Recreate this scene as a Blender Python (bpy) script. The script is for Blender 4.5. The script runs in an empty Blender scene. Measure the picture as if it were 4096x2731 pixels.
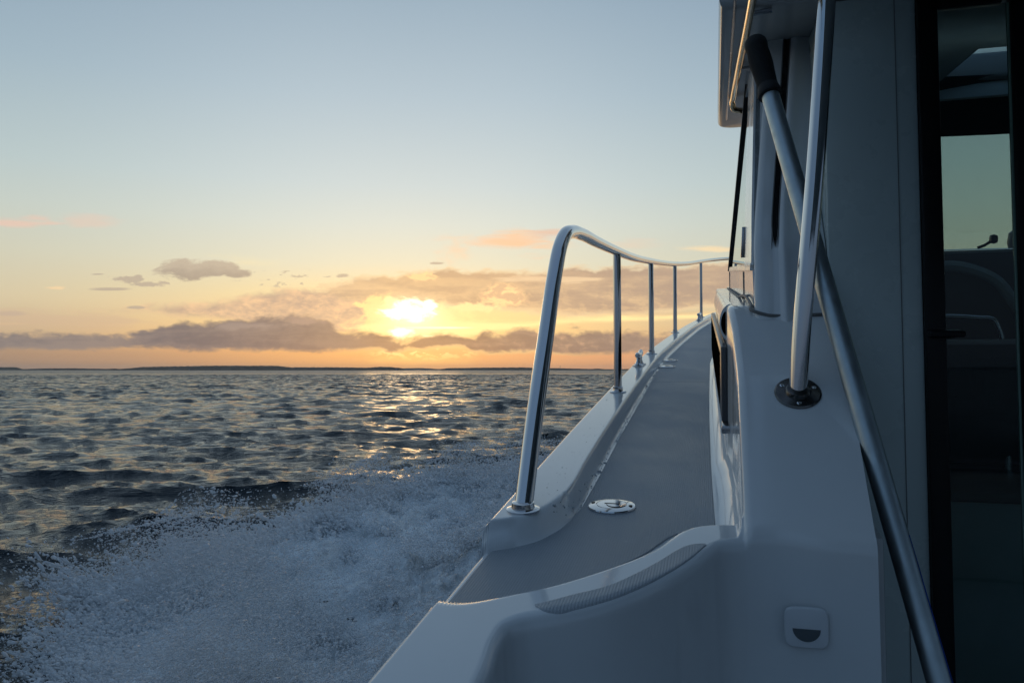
import bpy, bmesh, math
import numpy as np
from mathutils import Vector

R = math.radians
scene = bpy.context.scene
COL = scene.collection
rng = np.random.default_rng(7)
HAZE = 0.6e-4

# ------------------------------------------------------------------ frames
EYE = np.array([0.0, 0.0, 1.40])            # camera, metres above the calm water
SV = np.array([0.2487, 0.9686, 0.120])      # boat forward (bow rises as she planes)
TV = np.array([0.9686, -0.2487, 0.0])       # boat starboard
UV = np.array([-0.008, 0.0, 1.0])           # boat up


def B(s, t, h):
    """boat coordinates -> world: s forward, t to starboard, h up; origin at the eye"""
    s = np.asarray(s, float); t = np.asarray(t, float); h = np.asarray(h, float)
    s, t, h = np.broadcast_arrays(s, t, h)
    return EYE + s[..., None] * SV + t[..., None] * TV + h[..., None] * UV


CT = 1.25                                    # centre line of the boat
ROOT_LOC = B(3.6, CT, -1.75)


def ss(a, b, x):
    x = np.clip((np.asarray(x, float) - a) / (b - a), 0, 1)
    return x * x * (3 - 2 * x)


# ------------------------------------------------------------------ numpy noise
def vnoise(x, y, z=0.0, seed=0):
    """gradient-free value noise with quintic fade, roughly -1..1"""
    x = np.asarray(x, float); y = np.asarray(y, float); z = np.asarray(z, float) + np.zeros_like(x)
    xi = np.floor(x).astype(np.int64); yi = np.floor(y).astype(np.int64); zi = np.floor(z).astype(np.int64)
    fx, fy, fz = x - xi, y - yi, z - zi
    f = lambda q: q * q * q * (q * (q * 6 - 15) + 10)
    fx, fy, fz = f(fx), f(fy), f(fz)

    def hsh(a, b, c):
        n = (a * 374761393 + b * 668265263 + c * 2147483647 + seed * 974711) & 0xFFFFFFFF
        n = ((n ^ (n >> 13)) * 1274126177) & 0xFFFFFFFF
        n = (n ^ (n >> 16)) & 0xFFFF
        return n / 32767.5 - 1
    r = 0
    for dz, wz in ((0, 1 - fz), (1, fz)):
        for dy, wy in ((0, 1 - fy), (1, fy)):
            for dx, wx in ((0, 1 - fx), (1, fx)):
                r = r + hsh(xi + dx, yi + dy, zi + dz) * wx * wy * wz
    return r


def fbm(x, y, z=0.0, oct=4, seed=0, gain=0.5):
    r = 0; a = 1; n = 0
    for o in range(oct):
        r = r + a * vnoise(x * 2 ** o + 13.7 * o, y * 2 ** o + 7.3 * o, np.asarray(z) * 2 ** o, seed + o)
        n += a; a *= gain
    return r / n


# ------------------------------------------------------------------ object helpers
def tag(o, label=None, cat=None, group=None, kind=None):
    if label: o["label"] = label
    if cat: o["category"] = cat
    if group: o["group"] = group
    if kind: o["kind"] = kind
    return o


def make_mesh(name, V, F, mat, loc=(0, 0, 0), parent=None, smooth=True, sharp=None, origin=None):
    """V in world coordinates; the object's origin goes to `origin` (or the parent's origin)"""
    V = np.asarray(V, float).reshape(-1, 3)
    org = np.array(origin if origin is not None else (parent["_org"] if parent is not None else (0, 0, 0)), float)
    me = bpy.data.meshes.new(name)
    if isinstance(F, np.ndarray) and F.ndim == 2:
        n, k = F.shape
        me.vertices.add(len(V)); me.vertices.foreach_set("co", (V - org).astype(np.float32).ravel())
        me.loops.add(n * k); me.loops.foreach_set("vertex_index", F.astype(np.int32).ravel())
        me.polygons.add(n)
        me.polygons.foreach_set("loop_start", (np.arange(n) * k).astype(np.int32))
        me.update(calc_edges=True)
        me.validate()
    else:
        me.from_pydata([tuple(v) for v in (V - org)], [], [tuple(int(i) for i in f) for f in F])
        me.update()
    me.polygons.foreach_set("use_smooth", np.full(len(me.polygons), smooth))
    if smooth and sharp is not None:
        me.set_sharp_from_angle(angle=R(sharp))
    me.update()
    o = bpy.data.objects.new(name, me)
    if mat: me.materials.append(mat)
    COL.objects.link(o)
    if parent is not None:
        o.parent = parent
        o.location = tuple(org - np.array(parent["_org"]))
    else:
        o.location = tuple(org)
    o["_org"] = [float(q) for q in org]
    return o


def empty(name, loc):
    o = bpy.data.objects.new(name, None)
    o.empty_display_size = 0.2
    o.location = tuple(loc)
    COL.objects.link(o)
    o["_org"] = [float(q) for q in loc]
    return o


def grid_faces(nr, nc, wrap=False, flip=False):
    i, j = np.meshgrid(np.arange(nr - 1), np.arange(nc if wrap else nc - 1), indexing="ij")
    a = i * nc + j; b = i * nc + (j + 1) % nc; c = (i + 1) * nc + (j + 1) % nc; d = (i + 1) * nc + j
    F = np.stack([a, b, c, d], -1).reshape(-1, 4)
    return F[:, ::-1] if flip else F


class MB:
    """collects pieces, builds ONE mesh object"""
    def __init__(self): self.V = []; self.F = []; self.n = 0

    def add(self, V, F):
        V = np.asarray(V, float).reshape(-1, 3)
        self.V.append(V)
        self.F += [tuple(int(i) + self.n for i in f) for f in F]
        self.n += len(V)
        return self

    def tube(self, P, r, seg=16, caps=True):
        P = np.asarray(P, float); n = len(P)
        r = np.full(n, float(r)) if np.isscalar(r) else np.asarray(r, float)
        T = np.gradient(P, axis=0); T /= np.linalg.norm(T, axis=1)[:, None]
        up = np.array([0, 0, 1.0]) if abs(T[0][2]) < .9 else np.array([0, 1.0, 0])
        u = np.cross(T[0], up); u /= np.linalg.norm(u)
        V = []
        a = np.linspace(0, 2 * math.pi, seg, endpoint=False)
        for i in range(n):
            u = u - T[i] * np.dot(u, T[i]); u /= np.linalg.norm(u)
            w = np.cross(T[i], u)
            V.append(P[i] + r[i] * (np.cos(a)[:, None] * u + np.sin(a)[:, None] * w))
        F = [tuple(f) for f in grid_faces(n, seg, wrap=True)]
        if caps:
            F.append(tuple(range(seg))[::-1]); F.append(tuple((n - 1) * seg + k for k in range(seg)))
        return self.add(np.concatenate(V), F)

    def box(self, s0, s1, t0, t1, h0, h1, r=0.0, seg=2, f=None):
        """rounded box in boat coordinates; f may warp (s,t,h) arrays before they become world points"""
        bm = bmesh.new(); bmesh.ops.create_cube(bm, size=1)
        for v in bm.verts:
            v.co = (s0 + (v.co.x + .5) * (s1 - s0), t0 + (v.co.y + .5) * (t1 - t0), h0 + (v.co.z + .5) * (h1 - h0))
        if r > 0:
            bmesh.ops.bevel(bm, geom=bm.edges[:], offset=r, segments=seg, affect='EDGES', profile=.5)
        bmesh.ops.recalc_face_normals(bm, faces=bm.faces[:])
        bm.verts.ensure_lookup_table()
        A = np.array([v.co[:] for v in bm.verts])
        if f: A = np.stack(f(A[:, 0], A[:, 1], A[:, 2]), -1)
        Fs = [tuple(v.index for v in fa.verts)[::-1] for fa in bm.faces]
        bm.free()
        return self.add(B(A[:, 0], A[:, 1], A[:, 2]), Fs)

    def lathe(self, c, axis, prof, seg=32):
        """prof: list of (radius, height along axis)"""
        axis = np.asarray(axis, float); axis /= np.linalg.norm(axis)
        u = np.cross(axis, [0.3, 1, 0.1]); u /= np.linalg.norm(u); w = np.cross(axis, u)
        a = np.linspace(0, 2 * math.pi, seg, endpoint=False)
        V = [np.asarray(c) + axis * h + max(r, 1e-5) * (np.cos(a)[:, None] * u + np.sin(a)[:, None] * w) for r, h in prof]
        F = [tuple(f) for f in grid_faces(len(prof), seg, wrap=True)]
        F.append(tuple(range(seg))[::-1]); F.append(tuple((len(prof) - 1) * seg + k for k in range(seg)))
        return self.add(np.concatenate(V), F)

    def build(self, name, mat, parent=None, sharp=35, origin=None):
        o = make_mesh(name, np.concatenate(self.V), self.F, mat, parent=parent, sharp=sharp, origin=origin)
        bm = bmesh.new(); bm.from_mesh(o.data)
        bmesh.ops.recalc_face_normals(bm, faces=bm.faces[:])
        bm.to_mesh(o.data); bm.free()
        o.data.polygons.foreach_set("use_smooth", np.full(len(o.data.polygons), True))
        o.data.set_sharp_from_angle(angle=R(sharp))
        return o


def spline(P, n=12):
    """chord-length Hermite curve through points (no overshoot on uneven spacing)"""
    P = np.asarray(P, float)
    L = np.linalg.norm(np.diff(P, axis=0), axis=1) + 1e-9
    D = np.diff(P, axis=0) / L[:, None]
    M = np.zeros_like(P); M[0] = D[0]; M[-1] = D[-1]
    M[1:-1] = (D[:-1] * L[1:, None] + D[1:] * L[:-1, None]) / (L[:-1] + L[1:])[:, None]
    out = []
    for i in range(len(P) - 1):
        u = np.linspace(0, 1, n, endpoint=False)[:, None]
        h00 = 2 * u ** 3 - 3 * u ** 2 + 1; h10 = u ** 3 - 2 * u ** 2 + u; h01 = -2 * u ** 3 + 3 * u ** 2; h11 = u ** 3 - u ** 2
        out.append(h00 * P[i] + h10 * M[i] * L[i] + h01 * P[i + 1] + h11 * M[i + 1] * L[i])
    out.append(P[-1][None])
    return np.concatenate(out)


def resample(P, d):
    P = np.asarray(P, float)
    L = np.r_[0, np.cumsum(np.linalg.norm(np.diff(P, axis=0), axis=1))]
    q = np.linspace(0, L[-1], d) if isinstance(d, int) else np.asarray(d) * L[-1]
    return np.stack([np.interp(q, L, P[:, k]) for k in range(P.shape[1])], -1)


# ------------------------------------------------------------------ node helpers
def new_mat(name):
    m = bpy.data.materials.new(name); m.use_nodes = True
    nt = m.node_tree; nt.nodes.clear()
    out = nt.nodes.new("ShaderNodeOutputMaterial")
    return m, nt, out


def principled(nt, color, rough, metal=0.0, ior=1.5, coat=0.0, spec=0.5):
    p = nt.nodes.new("ShaderNodeBsdfPrincipled")
    p.inputs["Base Color"].default_value = (*color, 1)
    p.inputs["Roughness"].default_value = rough
    p.inputs["Metallic"].default_value = metal
    p.inputs["IOR"].default_value = ior
    p.inputs["Coat Weight"].default_value = coat
    p.inputs["Coat Roughness"].default_value = 0.04
    p.inputs["Specular IOR Level"].default_value = spec
    return p


def noise(nt, vec, scale, detail=3, rough=.5):
    n = nt.nodes.new("ShaderNodeTexNoise")
    n.inputs["Scale"].default_value = scale; n.inputs["Detail"].default_value = detail
    n.inputs["Roughness"].default_value = rough
    if vec is not None: nt.links.new(vec, n.inputs["Vector"])
    return n


def bump(nt, height, strength, dist, normal=None):
    b = nt.nodes.new("ShaderNodeBump")
    b.inputs["Strength"].default_value = strength; b.inputs["Distance"].default_value = dist
    nt.links.new(height, b.inputs["Height"])
    if normal is not None: nt.links.new(normal, b.inputs["Normal"])
    return b.outputs["Normal"]


def mixcol(nt, fac, a, b):
    m = nt.nodes.new("ShaderNodeMix"); m.data_type = 'RGBA'
    nt.links.new(fac, m.inputs[0])
    for sock, v in ((m.inputs[6], a), (m.inputs[7], b)):
        if isinstance(v, tuple): sock.default_value = (*v, 1)
        else: nt.links.new(v, sock)
    return m.outputs[2]


def maprange(nt, v, a, b, c, d, smooth=False):
    m = nt.nodes.new("ShaderNodeMapRange")
    if smooth: m.interpolation_type = 'SMOOTHSTEP'
    nt.links.new(v, m.inputs[0])
    for k, x in enumerate((a, b, c, d)): m.inputs[k + 1].default_value = x
    return m.outputs[0]


def simple(name, color, rough, metal=0.0, var=0.0, vscale=8.0, bmp=0.0, bscale=300.0, coat=0.0, rvar=0.0, ior=1.5, spec=0.5):
    m, nt, out = new_mat(name)
    p = principled(nt, color, rough, metal, ior, coat, spec)
    tc = nt.nodes.new("ShaderNodeTexCoord")
    if var > 0:
        n = noise(nt, tc.outputs["Object"], vscale, 5, .6)
        f = maprange(nt, n.outputs[0], .3, .7, 0, 1)
        nt.links.new(mixcol(nt, f, tuple(c * (1 - var) for c in color), tuple(min(1, c * (1 + var)) for c in color)), p.inputs["Base Color"])
    if rvar > 0:
        n2 = noise(nt, tc.outputs["Object"], vscale * 2.7, 5, .65)
        nt.links.new(maprange(nt, n2.outputs[0], .35, .7, max(.01, rough - rvar), rough + rvar), p.inputs["Roughness"])
    if bmp > 0:
        n3 = noise(nt, tc.outputs["Object"], bscale, 3, .5)
        nt.links.new(bump(nt, n3.outputs[0], bmp, .002), p.inputs["Normal"])
    nt.links.new(p.outputs[0], out.inputs[0])
    return m


# ------------------------------------------------------------------ materials
GEL = simple("gelcoat", (.74, .76, .765), .10, var=.03, vscale=3.0, bmp=.05, bscale=9.0, rvar=.05, coat=.0)
BULKM = simple("bulkhead_paint", (.56, .64, .62), .30, var=.04, vscale=2.0, rvar=.08)
VENTM = simple("vent_plastic", (.07, .07, .075), .3)
GEL_IN = simple("cabin_liner", (.16, .165, .15), .6, var=.05)
STEEL = simple("polished_steel", (.66, .66, .67), .09, metal=1.0, rvar=.035, vscale=20)
STEEL_DULL = simple("weathered_steel", (.42, .42, .43), .22, metal=1.0, var=.2, vscale=30, rvar=.08)
ALU = simple("anodised_aluminium", (.50, .56, .58), .48, metal=1.0, var=.06, vscale=14, rvar=.08)
RUBBER = simple("black_rubber", (.012, .012, .013), .75, bmp=.3, bscale=500)
BLACK = simple("black_frame", (.006, .006, .007), .35, spec=.25)
VOID = simple("dark_opening", (.004, .004, .004), 1.0, spec=0.0)
BLACKG = simple("black_gloss_seal", (.008, .008, .009), .2)
LENS = simple("lamp_lens", (.10, .12, .13), .25)
PLATE = simple("white_plastic", (.70, .72, .74), .32, var=.03)
SEAT = simple("seat_leather", (.05, .05, .052), .5, bmp=.4, bscale=120)
TRIM = simple("cabinet_front", (.44, .52, .50), .45, var=.08)
BLUE = simple("blue_tape", (.01, .08, .42), .45)
SEAM = simple("grey_sealant", (.18, .175, .17), .6)
HULLM = simple("hull_paint", (.62, .64, .66), .12, var=.04, vscale=2)


def nonskid_mat(name, ca, cb):
    m, nt, out = new_mat(name)
    p = principled(nt, (.27, .29, .31), .55)
    tc = nt.nodes.new("ShaderNodeTexCoord")
    mp = nt.nodes.new("ShaderNodeMapping"); mp.inputs["Rotation"].default_value = (0, 0, R(14.4 + 45))
    nt.links.new(tc.outputs["Object"], mp.inputs["Vector"])
    ch = nt.nodes.new("ShaderNodeVectorMath"); ch.operation = 'SCALE'; ch.inputs[3].default_value = 2 * math.pi / .0055
    nt.links.new(mp.outputs[0], ch.inputs[0])
    sx = nt.nodes.new("ShaderNodeSeparateXYZ"); nt.links.new(ch.outputs[0], sx.inputs[0])
    s = []
    for k in (0, 1):
        q = nt.nodes.new("ShaderNodeMath"); q.operation = 'SINE'; nt.links.new(sx.outputs[k], q.inputs[0]); s.append(q)
    mu = nt.nodes.new("ShaderNodeMath"); mu.operation = 'MULTIPLY'
    nt.links.new(s[0].outputs[0], mu.inputs[0]); nt.links.new(s[1].outputs[0], mu.inputs[1])
    h = maprange(nt, mu.outputs[0], -.3, .5, 0, 1, True)
    n = noise(nt, tc.outputs["Object"], 5.0, 6, .65)
    n2 = noise(nt, tc.outputs["Object"], 60.0, 4, .6)
    f = maprange(nt, n.outputs[0], .35, .68, 0, 1)
    c = mixcol(nt, f, ca, cb)
    f2 = maprange(nt, n2.outputs[0], .62, .75, 0, .5)
    c = mixcol(nt, f2, c, (.44, .46, .47))
    nt.links.new(c, p.inputs["Base Color"])
    nt.links.new(maprange(nt, n.outputs[0], .3, .7, .38, .6), p.inputs["Roughness"])
    nt.links.new(bump(nt, h, .55, .0012), p.inputs["Normal"])
    nt.links.new(p.outputs[0], out.inputs[0])
    return m


NONSKID = nonskid_mat("nonskid_deck", (.27, .30, .33), (.35, .38, .41))
TREAD = nonskid_mat("nonskid_tread", (.40, .43, .46), (.46, .49, .51))


def glass_mat(name, tint, fr=1.5, rough=0.0):
    m, nt, out = new_mat(name)
    tr = nt.nodes.new("ShaderNodeBsdfTransparent"); tr.inputs[0].default_value = (*tint, 1)
    gl = nt.nodes.new("ShaderNodeBsdfGlossy"); gl.inputs["Roughness"].default_value = rough
    gl.inputs[0].default_value = (.9, .95, .95, 1)
    f = nt.nodes.new("ShaderNodeFresnel"); f.inputs[0].default_value = fr
    mx = nt.nodes.new("ShaderNodeMixShader")
    gb = nt.nodes.new("ShaderNodeNewGeometry")
    iv = nt.nodes.new("ShaderNodeMath"); iv.operation = 'SUBTRACT'; iv.inputs[0].default_value = 1.0; nt.links.new(gb.outputs["Backfacing"], iv.inputs[1])
    mu = nt.nodes.new("ShaderNodeMath"); mu.operation = 'MULTIPLY'; nt.links.new(f.outputs[0], mu.inputs[0]); nt.links.new(iv.outputs[0], mu.inputs[1])
    nt.links.new(mu.outputs[0], mx.inputs[0]); nt.links.new(tr.outputs[0], mx.inputs[1]); nt.links.new(gl.outputs[0], mx.inputs[2])
    nt.links.new(mx.outputs[0], out.inputs[0])
    return m


DOORGLASS = glass_mat("green_tinted_door_glass", (.66, .73, .72))
WSGLASS = glass_mat("tinted_windscreen_glass", (.74, .785, .775))
SIDEGLASS = glass_mat("dark_side_window", (.42, .46, .46))

# ------------------------------------------------------------------ sky (world)
SUN_AZ = R(-7.2); SUN_EL = R(4.1)


class X:
    """tiny expression wrapper for math nodes"""
    nt = None

    def __init__(self, s): self.s = s

    @staticmethod
    def op(o, *a, clamp=False):
        n = X.nt.nodes.new("ShaderNodeMath"); n.operation = o; n.use_clamp = clamp
        for i, v in enumerate(a):
            if isinstance(v, X): X.nt.links.new(v.s, n.inputs[i])
            else: n.inputs[i].default_value = float(v)
        return X(n.outputs[0])

    def __add__(s, o): return X.op('ADD', s, o)
    __radd__ = __add__
    def __sub__(s, o): return X.op('SUBTRACT', s, o)
    def __rsub__(s, o): return X.op('SUBTRACT', o, s)
    def __mul__(s, o): return X.op('MULTIPLY', s, o)
    __rmul__ = __mul__
    def __truediv__(s, o): return X.op('DIVIDE', s, o)
    def mx(s, o): return X.op('MAXIMUM', s, o)
    def mn(s, o): return X.op('MINIMUM', s, o)


def xs(a, b, v):
    m = X.nt.nodes.new("ShaderNodeMapRange"); m.interpolation_type = 'SMOOTHSTEP'
    X.nt.links.new(v.s, m.inputs[0]); m.inputs[1].default_value = a; m.inputs[2].default_value = b
    return X(m.outputs[0])


def ramp(v, lo, hi, stops):
    m = X.nt.nodes.new("ShaderNodeMapRange"); X.nt.links.new(v.s, m.inputs[0])
    m.inputs[1].default_value = lo; m.inputs[2].default_value = hi
    r = X.nt.nodes.new("ShaderNodeValToRGB"); X.nt.links.new(m.outputs[0], r.inputs[0])
    e = r.color_ramp.elements
    while len(e) > 1: e.remove(e[-1])
    first = True
    for p, c in stops:
        q = (p - lo) / (hi - lo)
        if first: e[0].position = q; e[0].color = (*c, 1); first = False
        else:
            k = e.new(q); k.color = (*c, 1)
    return r.outputs[0]


def fcurve(v, lo, hi, pts, ylo, yhi):
    m = X.nt.nodes.new("ShaderNodeMapRange"); X.nt.links.new(v.s, m.inputs[0])
    m.inputs[1].default_value = lo; m.inputs[2].default_value = hi
    c = X.nt.nodes.new("ShaderNodeFloatCurve"); X.nt.links.new(m.outputs[0], c.inputs["Value"])
    cv = c.mapping.curves[0]
    pp = [((a - lo) / (hi - lo), (b - ylo) / (yhi - ylo)) for a, b in pts]
    if pp[0][0] > 0: pp.insert(0, (0.0, pp[0][1]))
    if pp[-1][0] < 1: pp.append((1.0, pp[-1][1]))
    cv.points[0].location = pp[0]; cv.points[1].location = pp[-1]
    for q in pp[1:-1]: cv.points.new(*q)
    c.mapping.update()
    return X(c.outputs[0]) * (yhi - ylo) + ylo


def build_world():
    w = bpy.data.worlds.new("World"); scene.world = w; w.use_nodes = True
    nt = w.node_tree; nt.nodes.clear(); X.nt = nt
    out = nt.nodes.new("ShaderNodeOutputWorld"); bg = nt.nodes.new("ShaderNodeBackground")
    nt.links.new(bg.outputs[0], out.inputs[0])
    tc = nt.nodes.new("ShaderNodeTexCoord")
    sp = nt.nodes.new("ShaderNodeSeparateXYZ"); nt.links.new(tc.outputs["Generated"], sp.inputs[0])
    x, y, z = X(sp.outputs[0]), X(sp.outputs[1]), X(sp.outputs[2])
    el = X.op('ARCSINE', z) * 57.2958
    az = X.op('ARCTAN2', x, y) * 57.2958
    hl = X.op('SQRT', x * x + y * y).mx(1e-4)
    cosd = (x * math.sin(SUN_AZ) + y * math.cos(SUN_AZ)) / hl
    # direction on a chart of azimuth and elevation tangents, unit = 1/1830 rad
    yc = y.mx(.08)
    PX = x / yc * 1830 + 1176
    PY = 850 - z / yc * 1830
    front = xs(.10, .25, y)

    away = ramp(el, -3, 90, [(-3, (.26, .18, .13)), (0, (.33, .235, .17)), (.9, (.39, .27, .185)), (2.2, (.53, .40, .265)), (4.5, (.65, .555, .375)),
                             (7.4, (.61, .60, .475)), (10.3, (.54, .60, .55)), (13, (.47, .565, .57)), (19, (.345, .455, .53)), (25, (.26, .36, .46)),
                             (45, (.165, .25, .36)), (90, (.13, .205, .33))])
    near = ramp(el, -3, 90, [(-3, (.7, .34, .12)), (0, (.86, .40, .14)), (1.2, (.90, .44, .16)), (3.2, (.93, .62, .28)), (5.4, (.85, .70, .40)),
                             (7.6, (.74, .72, .56)), (10.3, (.66, .71, .65)), (13, (.58, .665, .675)), (19, (.445, .55, .62)), (25, (.335, .44, .53)),
                             (45, (.18, .27, .38)), (90, (.13, .205, .33))])
    back = ramp(el, -3, 90, [(-3, (.05, .06, .08)), (0, (.085, .12, .175)), (8, (.088, .135, .21)), (30, (.10, .18, .295)), (90, (.13, .205, .33))])
    daz = X.op('ABSOLUTE', az + 7.2)
    g = 1.0 - xs(4, 30, daz)
    c = mixcol(nt, g.s, away, near)
    bk = 1.0 - xs(-.35, .80, cosd)
    c = mixcol(nt, bk.s, c, back)

    # shared noises on the chart
    def nz(sx, sy, off=0.0, detail=6, rough=.55, dist=0.0):
        cb = nt.nodes.new("ShaderNodeCombineXYZ")
        nt.links.new((PX / sx).s, cb.inputs[0]); nt.links.new((PY / sy).s, cb.inputs[1]); cb.inputs[2].default_value = off
        n = noise(nt, cb.outputs[0], 1.0, detail, rough); n.inputs["Distortion"].default_value = dist
        return (X(n.outputs[0]) - .5) * 2.3
    nA = nz(62, 30, 3.1, 8, .62, .25)
    nB = nz(34, 19, 9.7, 7, .64, .4)
    nC = nz(210, 26, 5.5, 6, .55, .3)
    nD = nz(26, 10, 1.2, 5, .6)

    def band(top, bot, amp, soft, soft2=None, n=nA, amp2=None):
        soft = soft * 1.5; soft2 = soft2 * 1.5 if soft2 else soft
        t = fcurve(PX, -500, 2900, top, 480, 900); b = fcurve(PX, -500, 2900, bot, 480, 900)
        d = xs(0, soft, PY - t + soft * .5 + n * amp)
        e = xs(0, soft2 or soft, b - PY + (soft2 or soft) * .5 + n * (amp2 if amp2 is not None else amp * .5))
        return d * e

    def blob(cx, cy, rx, up, dn, amp, soft=.5, n=nA):
        dx = (PX - cx) / rx; dy = PY - cy
        dy = (dy / dn).mx(dy * (-1.0 / up))
        r = X.op('SQRT', dx * dx + dy * dy)
        return xs(0, soft, 1.0 - r + n * (amp * .85))

    def over(c, m, col, k=1.0):
        return mixcol(nt, (m * front * k).s if k != 1.0 else (m * front).s, c, col)

    # broad warm glow round the hidden sun
    gx = (PX - 960) / 330; gy = (PY - 745) / 85
    glow = X.op('EXPONENT', (gx * gx + gy * gy) * -1.0)
    c = over(c, glow, (1.05, .76, .33), .7)
    # high thin wisps
    c = over(c, blob(20, 515, 110, 26, 22, 2.2, 1.2, nC), (.80, .56, .45), .8)
    c = over(c, blob(205, 510, 80, 30, 22, 2.2, 1.2, nC), (.76, .58, .47), .6)
    c = over(c, blob(1190, 552, 130, 36, 26, 2.0, 1.1, nC), (.92, .58, .36), .95)
    c = over(c, blob(1275, 535, 70, 22, 20, 2.0, 1.0, nC), (.74, .53, .42), .8)
    c = over(c, blob(1050, 570, 60, 40, 40, 1.6, 1.2), (.90, .62, .40), .6)
    c = over(c, blob(1630, 571, 90, 10, 9, 1.6, .8, nC), (1.0, .74, .42), .7)
    c = over(c, blob(1450, 560, 70, 18, 18, 2.0, 1.0, nC), (.82, .58, .42), .35)
    c = over(c, blob(560, 605, 100, 22, 16, 2.4, 1.2, nC), (.86, .75, .47), .55)
    c = over(c, blob(2000, 590, 300, 30, 30, 2.0, 1.0, nC), (.80, .60, .42), .6)
    # low pinkish layer under everything near the water
    c = over(c, band([(-500, 792), (700, 800), (2900, 800)], [(-500, 900), (2900, 900)], 8, 26, 10, nC), ramp(PX, -200, 1800, [(-200, (.36, .25, .18)), (300, (.48, .30, .19)), (900, (.88, .42, .15)), (1300, (.78, .37, .19)), (1800, (.70, .36, .21))]), .7)
    # left faint streaks
    c = over(c, band([(-500, 716), (40, 712), (180, 728), (310, 735), (330, 745)], [(-500, 760), (100, 752), (250, 750), (300, 742), (330, 735)], 30, 16, 16, nC), (.62, .44, .31), .5)
    c = over(c, blob(20, 720, 60, 8, 8, 1.5, .6, nC), (.52, .40, .32), .6)
    c = over(c, blob(126, 661, 28, 5, 5, 1.2, .6, nD), (.92, .66, .38), .7)
    # middle brown bank
    m = band([(540, 700), (620, 684), (720, 668), (800, 652), (870, 635), (950, 629), (1010, 621), (1100, 623), (1180, 626), (1260, 621), (1330, 617), (1450, 612), (1560, 613), (1680, 604), (2900, 600)],
             [(540, 700), (640, 716), (760, 722), (870, 712), (1000, 700), (1150, 706), (1300, 722), (1400, 722), (1500, 716), (1600, 704), (1680, 698), (2900, 690)], 26, 12, 14)
    dk = ramp(PX, 500, 1700, [(500, (.52, .42, .32)), (760, (.56, .41, .28)), (900, (.62, .42, .24)), (1080, (.56, .37, .22)), (1300, (.50, .345, .24)), (1700, (.47, .34, .255))])
    lit = xs(-.12, .22, nB + nC * .6) * xs(620, 700, PY)
    dk = mixcol(nt, (lit * .42).s, dk, (.92, .63, .33))
    c = over(c, m, dk, .97)
    rim = m * (1.0 - m) * 3.0 * xs(560, 800, PX)
    c = over(c, rim, (1.02, .78, .46), .5)
    c = over(c, m, mixcol(nt, xs(-.35, .45, nC + nA * .5).s, (.40, .29, .23), (.80, .56, .33)), .38)
    # thin streak under the bank on the right
    c = over(c, band([(1280, 733), (1420, 722), (1560, 719), (2900, 705)], [(1280, 737), (1420, 731), (1560, 729), (2900, 722)], 7, 5, 5, nC), (.74, .52, .30), .8)
    # ragged peach bank on the left of the sun
    m = band([(300, 712), (345, 704), (400, 700), (480, 697), (530, 688), (570, 678), (640, 668), (700, 666), (750, 676), (800, 690), (860, 700)],
             [(300, 712), (345, 713), (400, 722), (480, 728), (560, 740), (640, 760), (760, 765), (820, 760), (860, 716)], 20, 16, 16)
    pc = mixcol(nt, xs(-.42, .45, nB * .6 + nA * .6).s, (.42, .32, .27), (.86, .57, .34))
    c = over(c, m, pc, .92)
    # lit puffs
    c = over(c, blob(868, 706, 52, 38, 34, 1.1, .45, nB), (1.10, .77, .33), .95)
    c = over(c, blob(905, 700, 34, 22, 20, 1.1, .45, nB), (1.15, .95, .50), .7)
    pc = mixcol(nt, xs(-.05, .16, nB + (PX - 1170) / 700).s, (1.12, .74, .36), (.72, .47, .28))
    c = over(c, blob(1160, 686, 64, 44, 24, 1.1, .45, nB), pc, .92)
    c = over(c, blob(1085, 706, 70, 14, 12, 1.5, .5, nB), (1.15, .82, .40), .85)
    c = over(c, blob(968, 636, 52, 13, 10, 1.8, .6, nB), (1.02, .70, .34), .85)
    c = over(c, blob(1275, 640, 120, 8, 9, 2.4, .8, nC), (.93, .68, .42), .6)
    # sun behind the cloud: bright gap and streaks
    c = over(c, blob(965, 735, 190, 52, 46, 1.0, .9, nB), (1.06, .82, .36), .95)
    c = over(c, band([(800, 752), (860, 742), (1000, 738), (1200, 735), (1380, 728)], [(800, 754), (860, 762), (1000, 772), (1150, 760), (1380, 738)], 14, 8, 8, nC), (1.2, .93, .42), .8)
    gx = (PX - 948) / 62; gy = (PY - 728) / 34
    c = over(c, X.op('EXPONENT', (gx * gx + gy * gy) * -1.0), (1.3, 1.13, .72), .95)
    core = blob(942, 718, 70, 34, 24, 1.0, .5, nB).mx(blob(985, 704, 22, 16, 12, 1.0, .4, nB)).mx(blob(925, 762, 36, 12, 20, 1.2, .6, nB))
    c = over(c, core, (1.7, 1.5, 1.08))
    c = over(c, blob(1010, 752, 120, 4, 4, 1.2, .8, nC), (1.5, 1.3, .8), .9)
    c = over(c, blob(990, 772, 80, 4, 4, 1.2, .8, nC), (1.5, 1.25, .75), .9)
    # dark low bank
    m = band([(-500, 762), (0, 768), (60, 765), (130, 770), (210, 766), (290, 774), (330, 764), (380, 750), (450, 740), (520, 738), (600, 732), (700, 730), (748, 736), (790, 764), (860, 766), (905, 772), (935, 781), (975, 774), (1020, 764), (1048, 767), (1082, 778), (1110, 764), (1150, 772), (1200, 757), (1250, 766), (1300, 761), (1400, 762), (1480, 770), (1580, 776), (1700, 770), (2900, 770)],
             [(-500, 800), (0, 800), (200, 801), (330, 797), (450, 803), (600, 803), (700, 806), (800, 803), (870, 801), (900, 810), (950, 800), (1010, 797), (1045, 792), (1090, 806), (1150, 811), (1230, 806), (1300, 812), (1400, 811), (1500, 809), (2900, 806)], 26, 12, 9)
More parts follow.
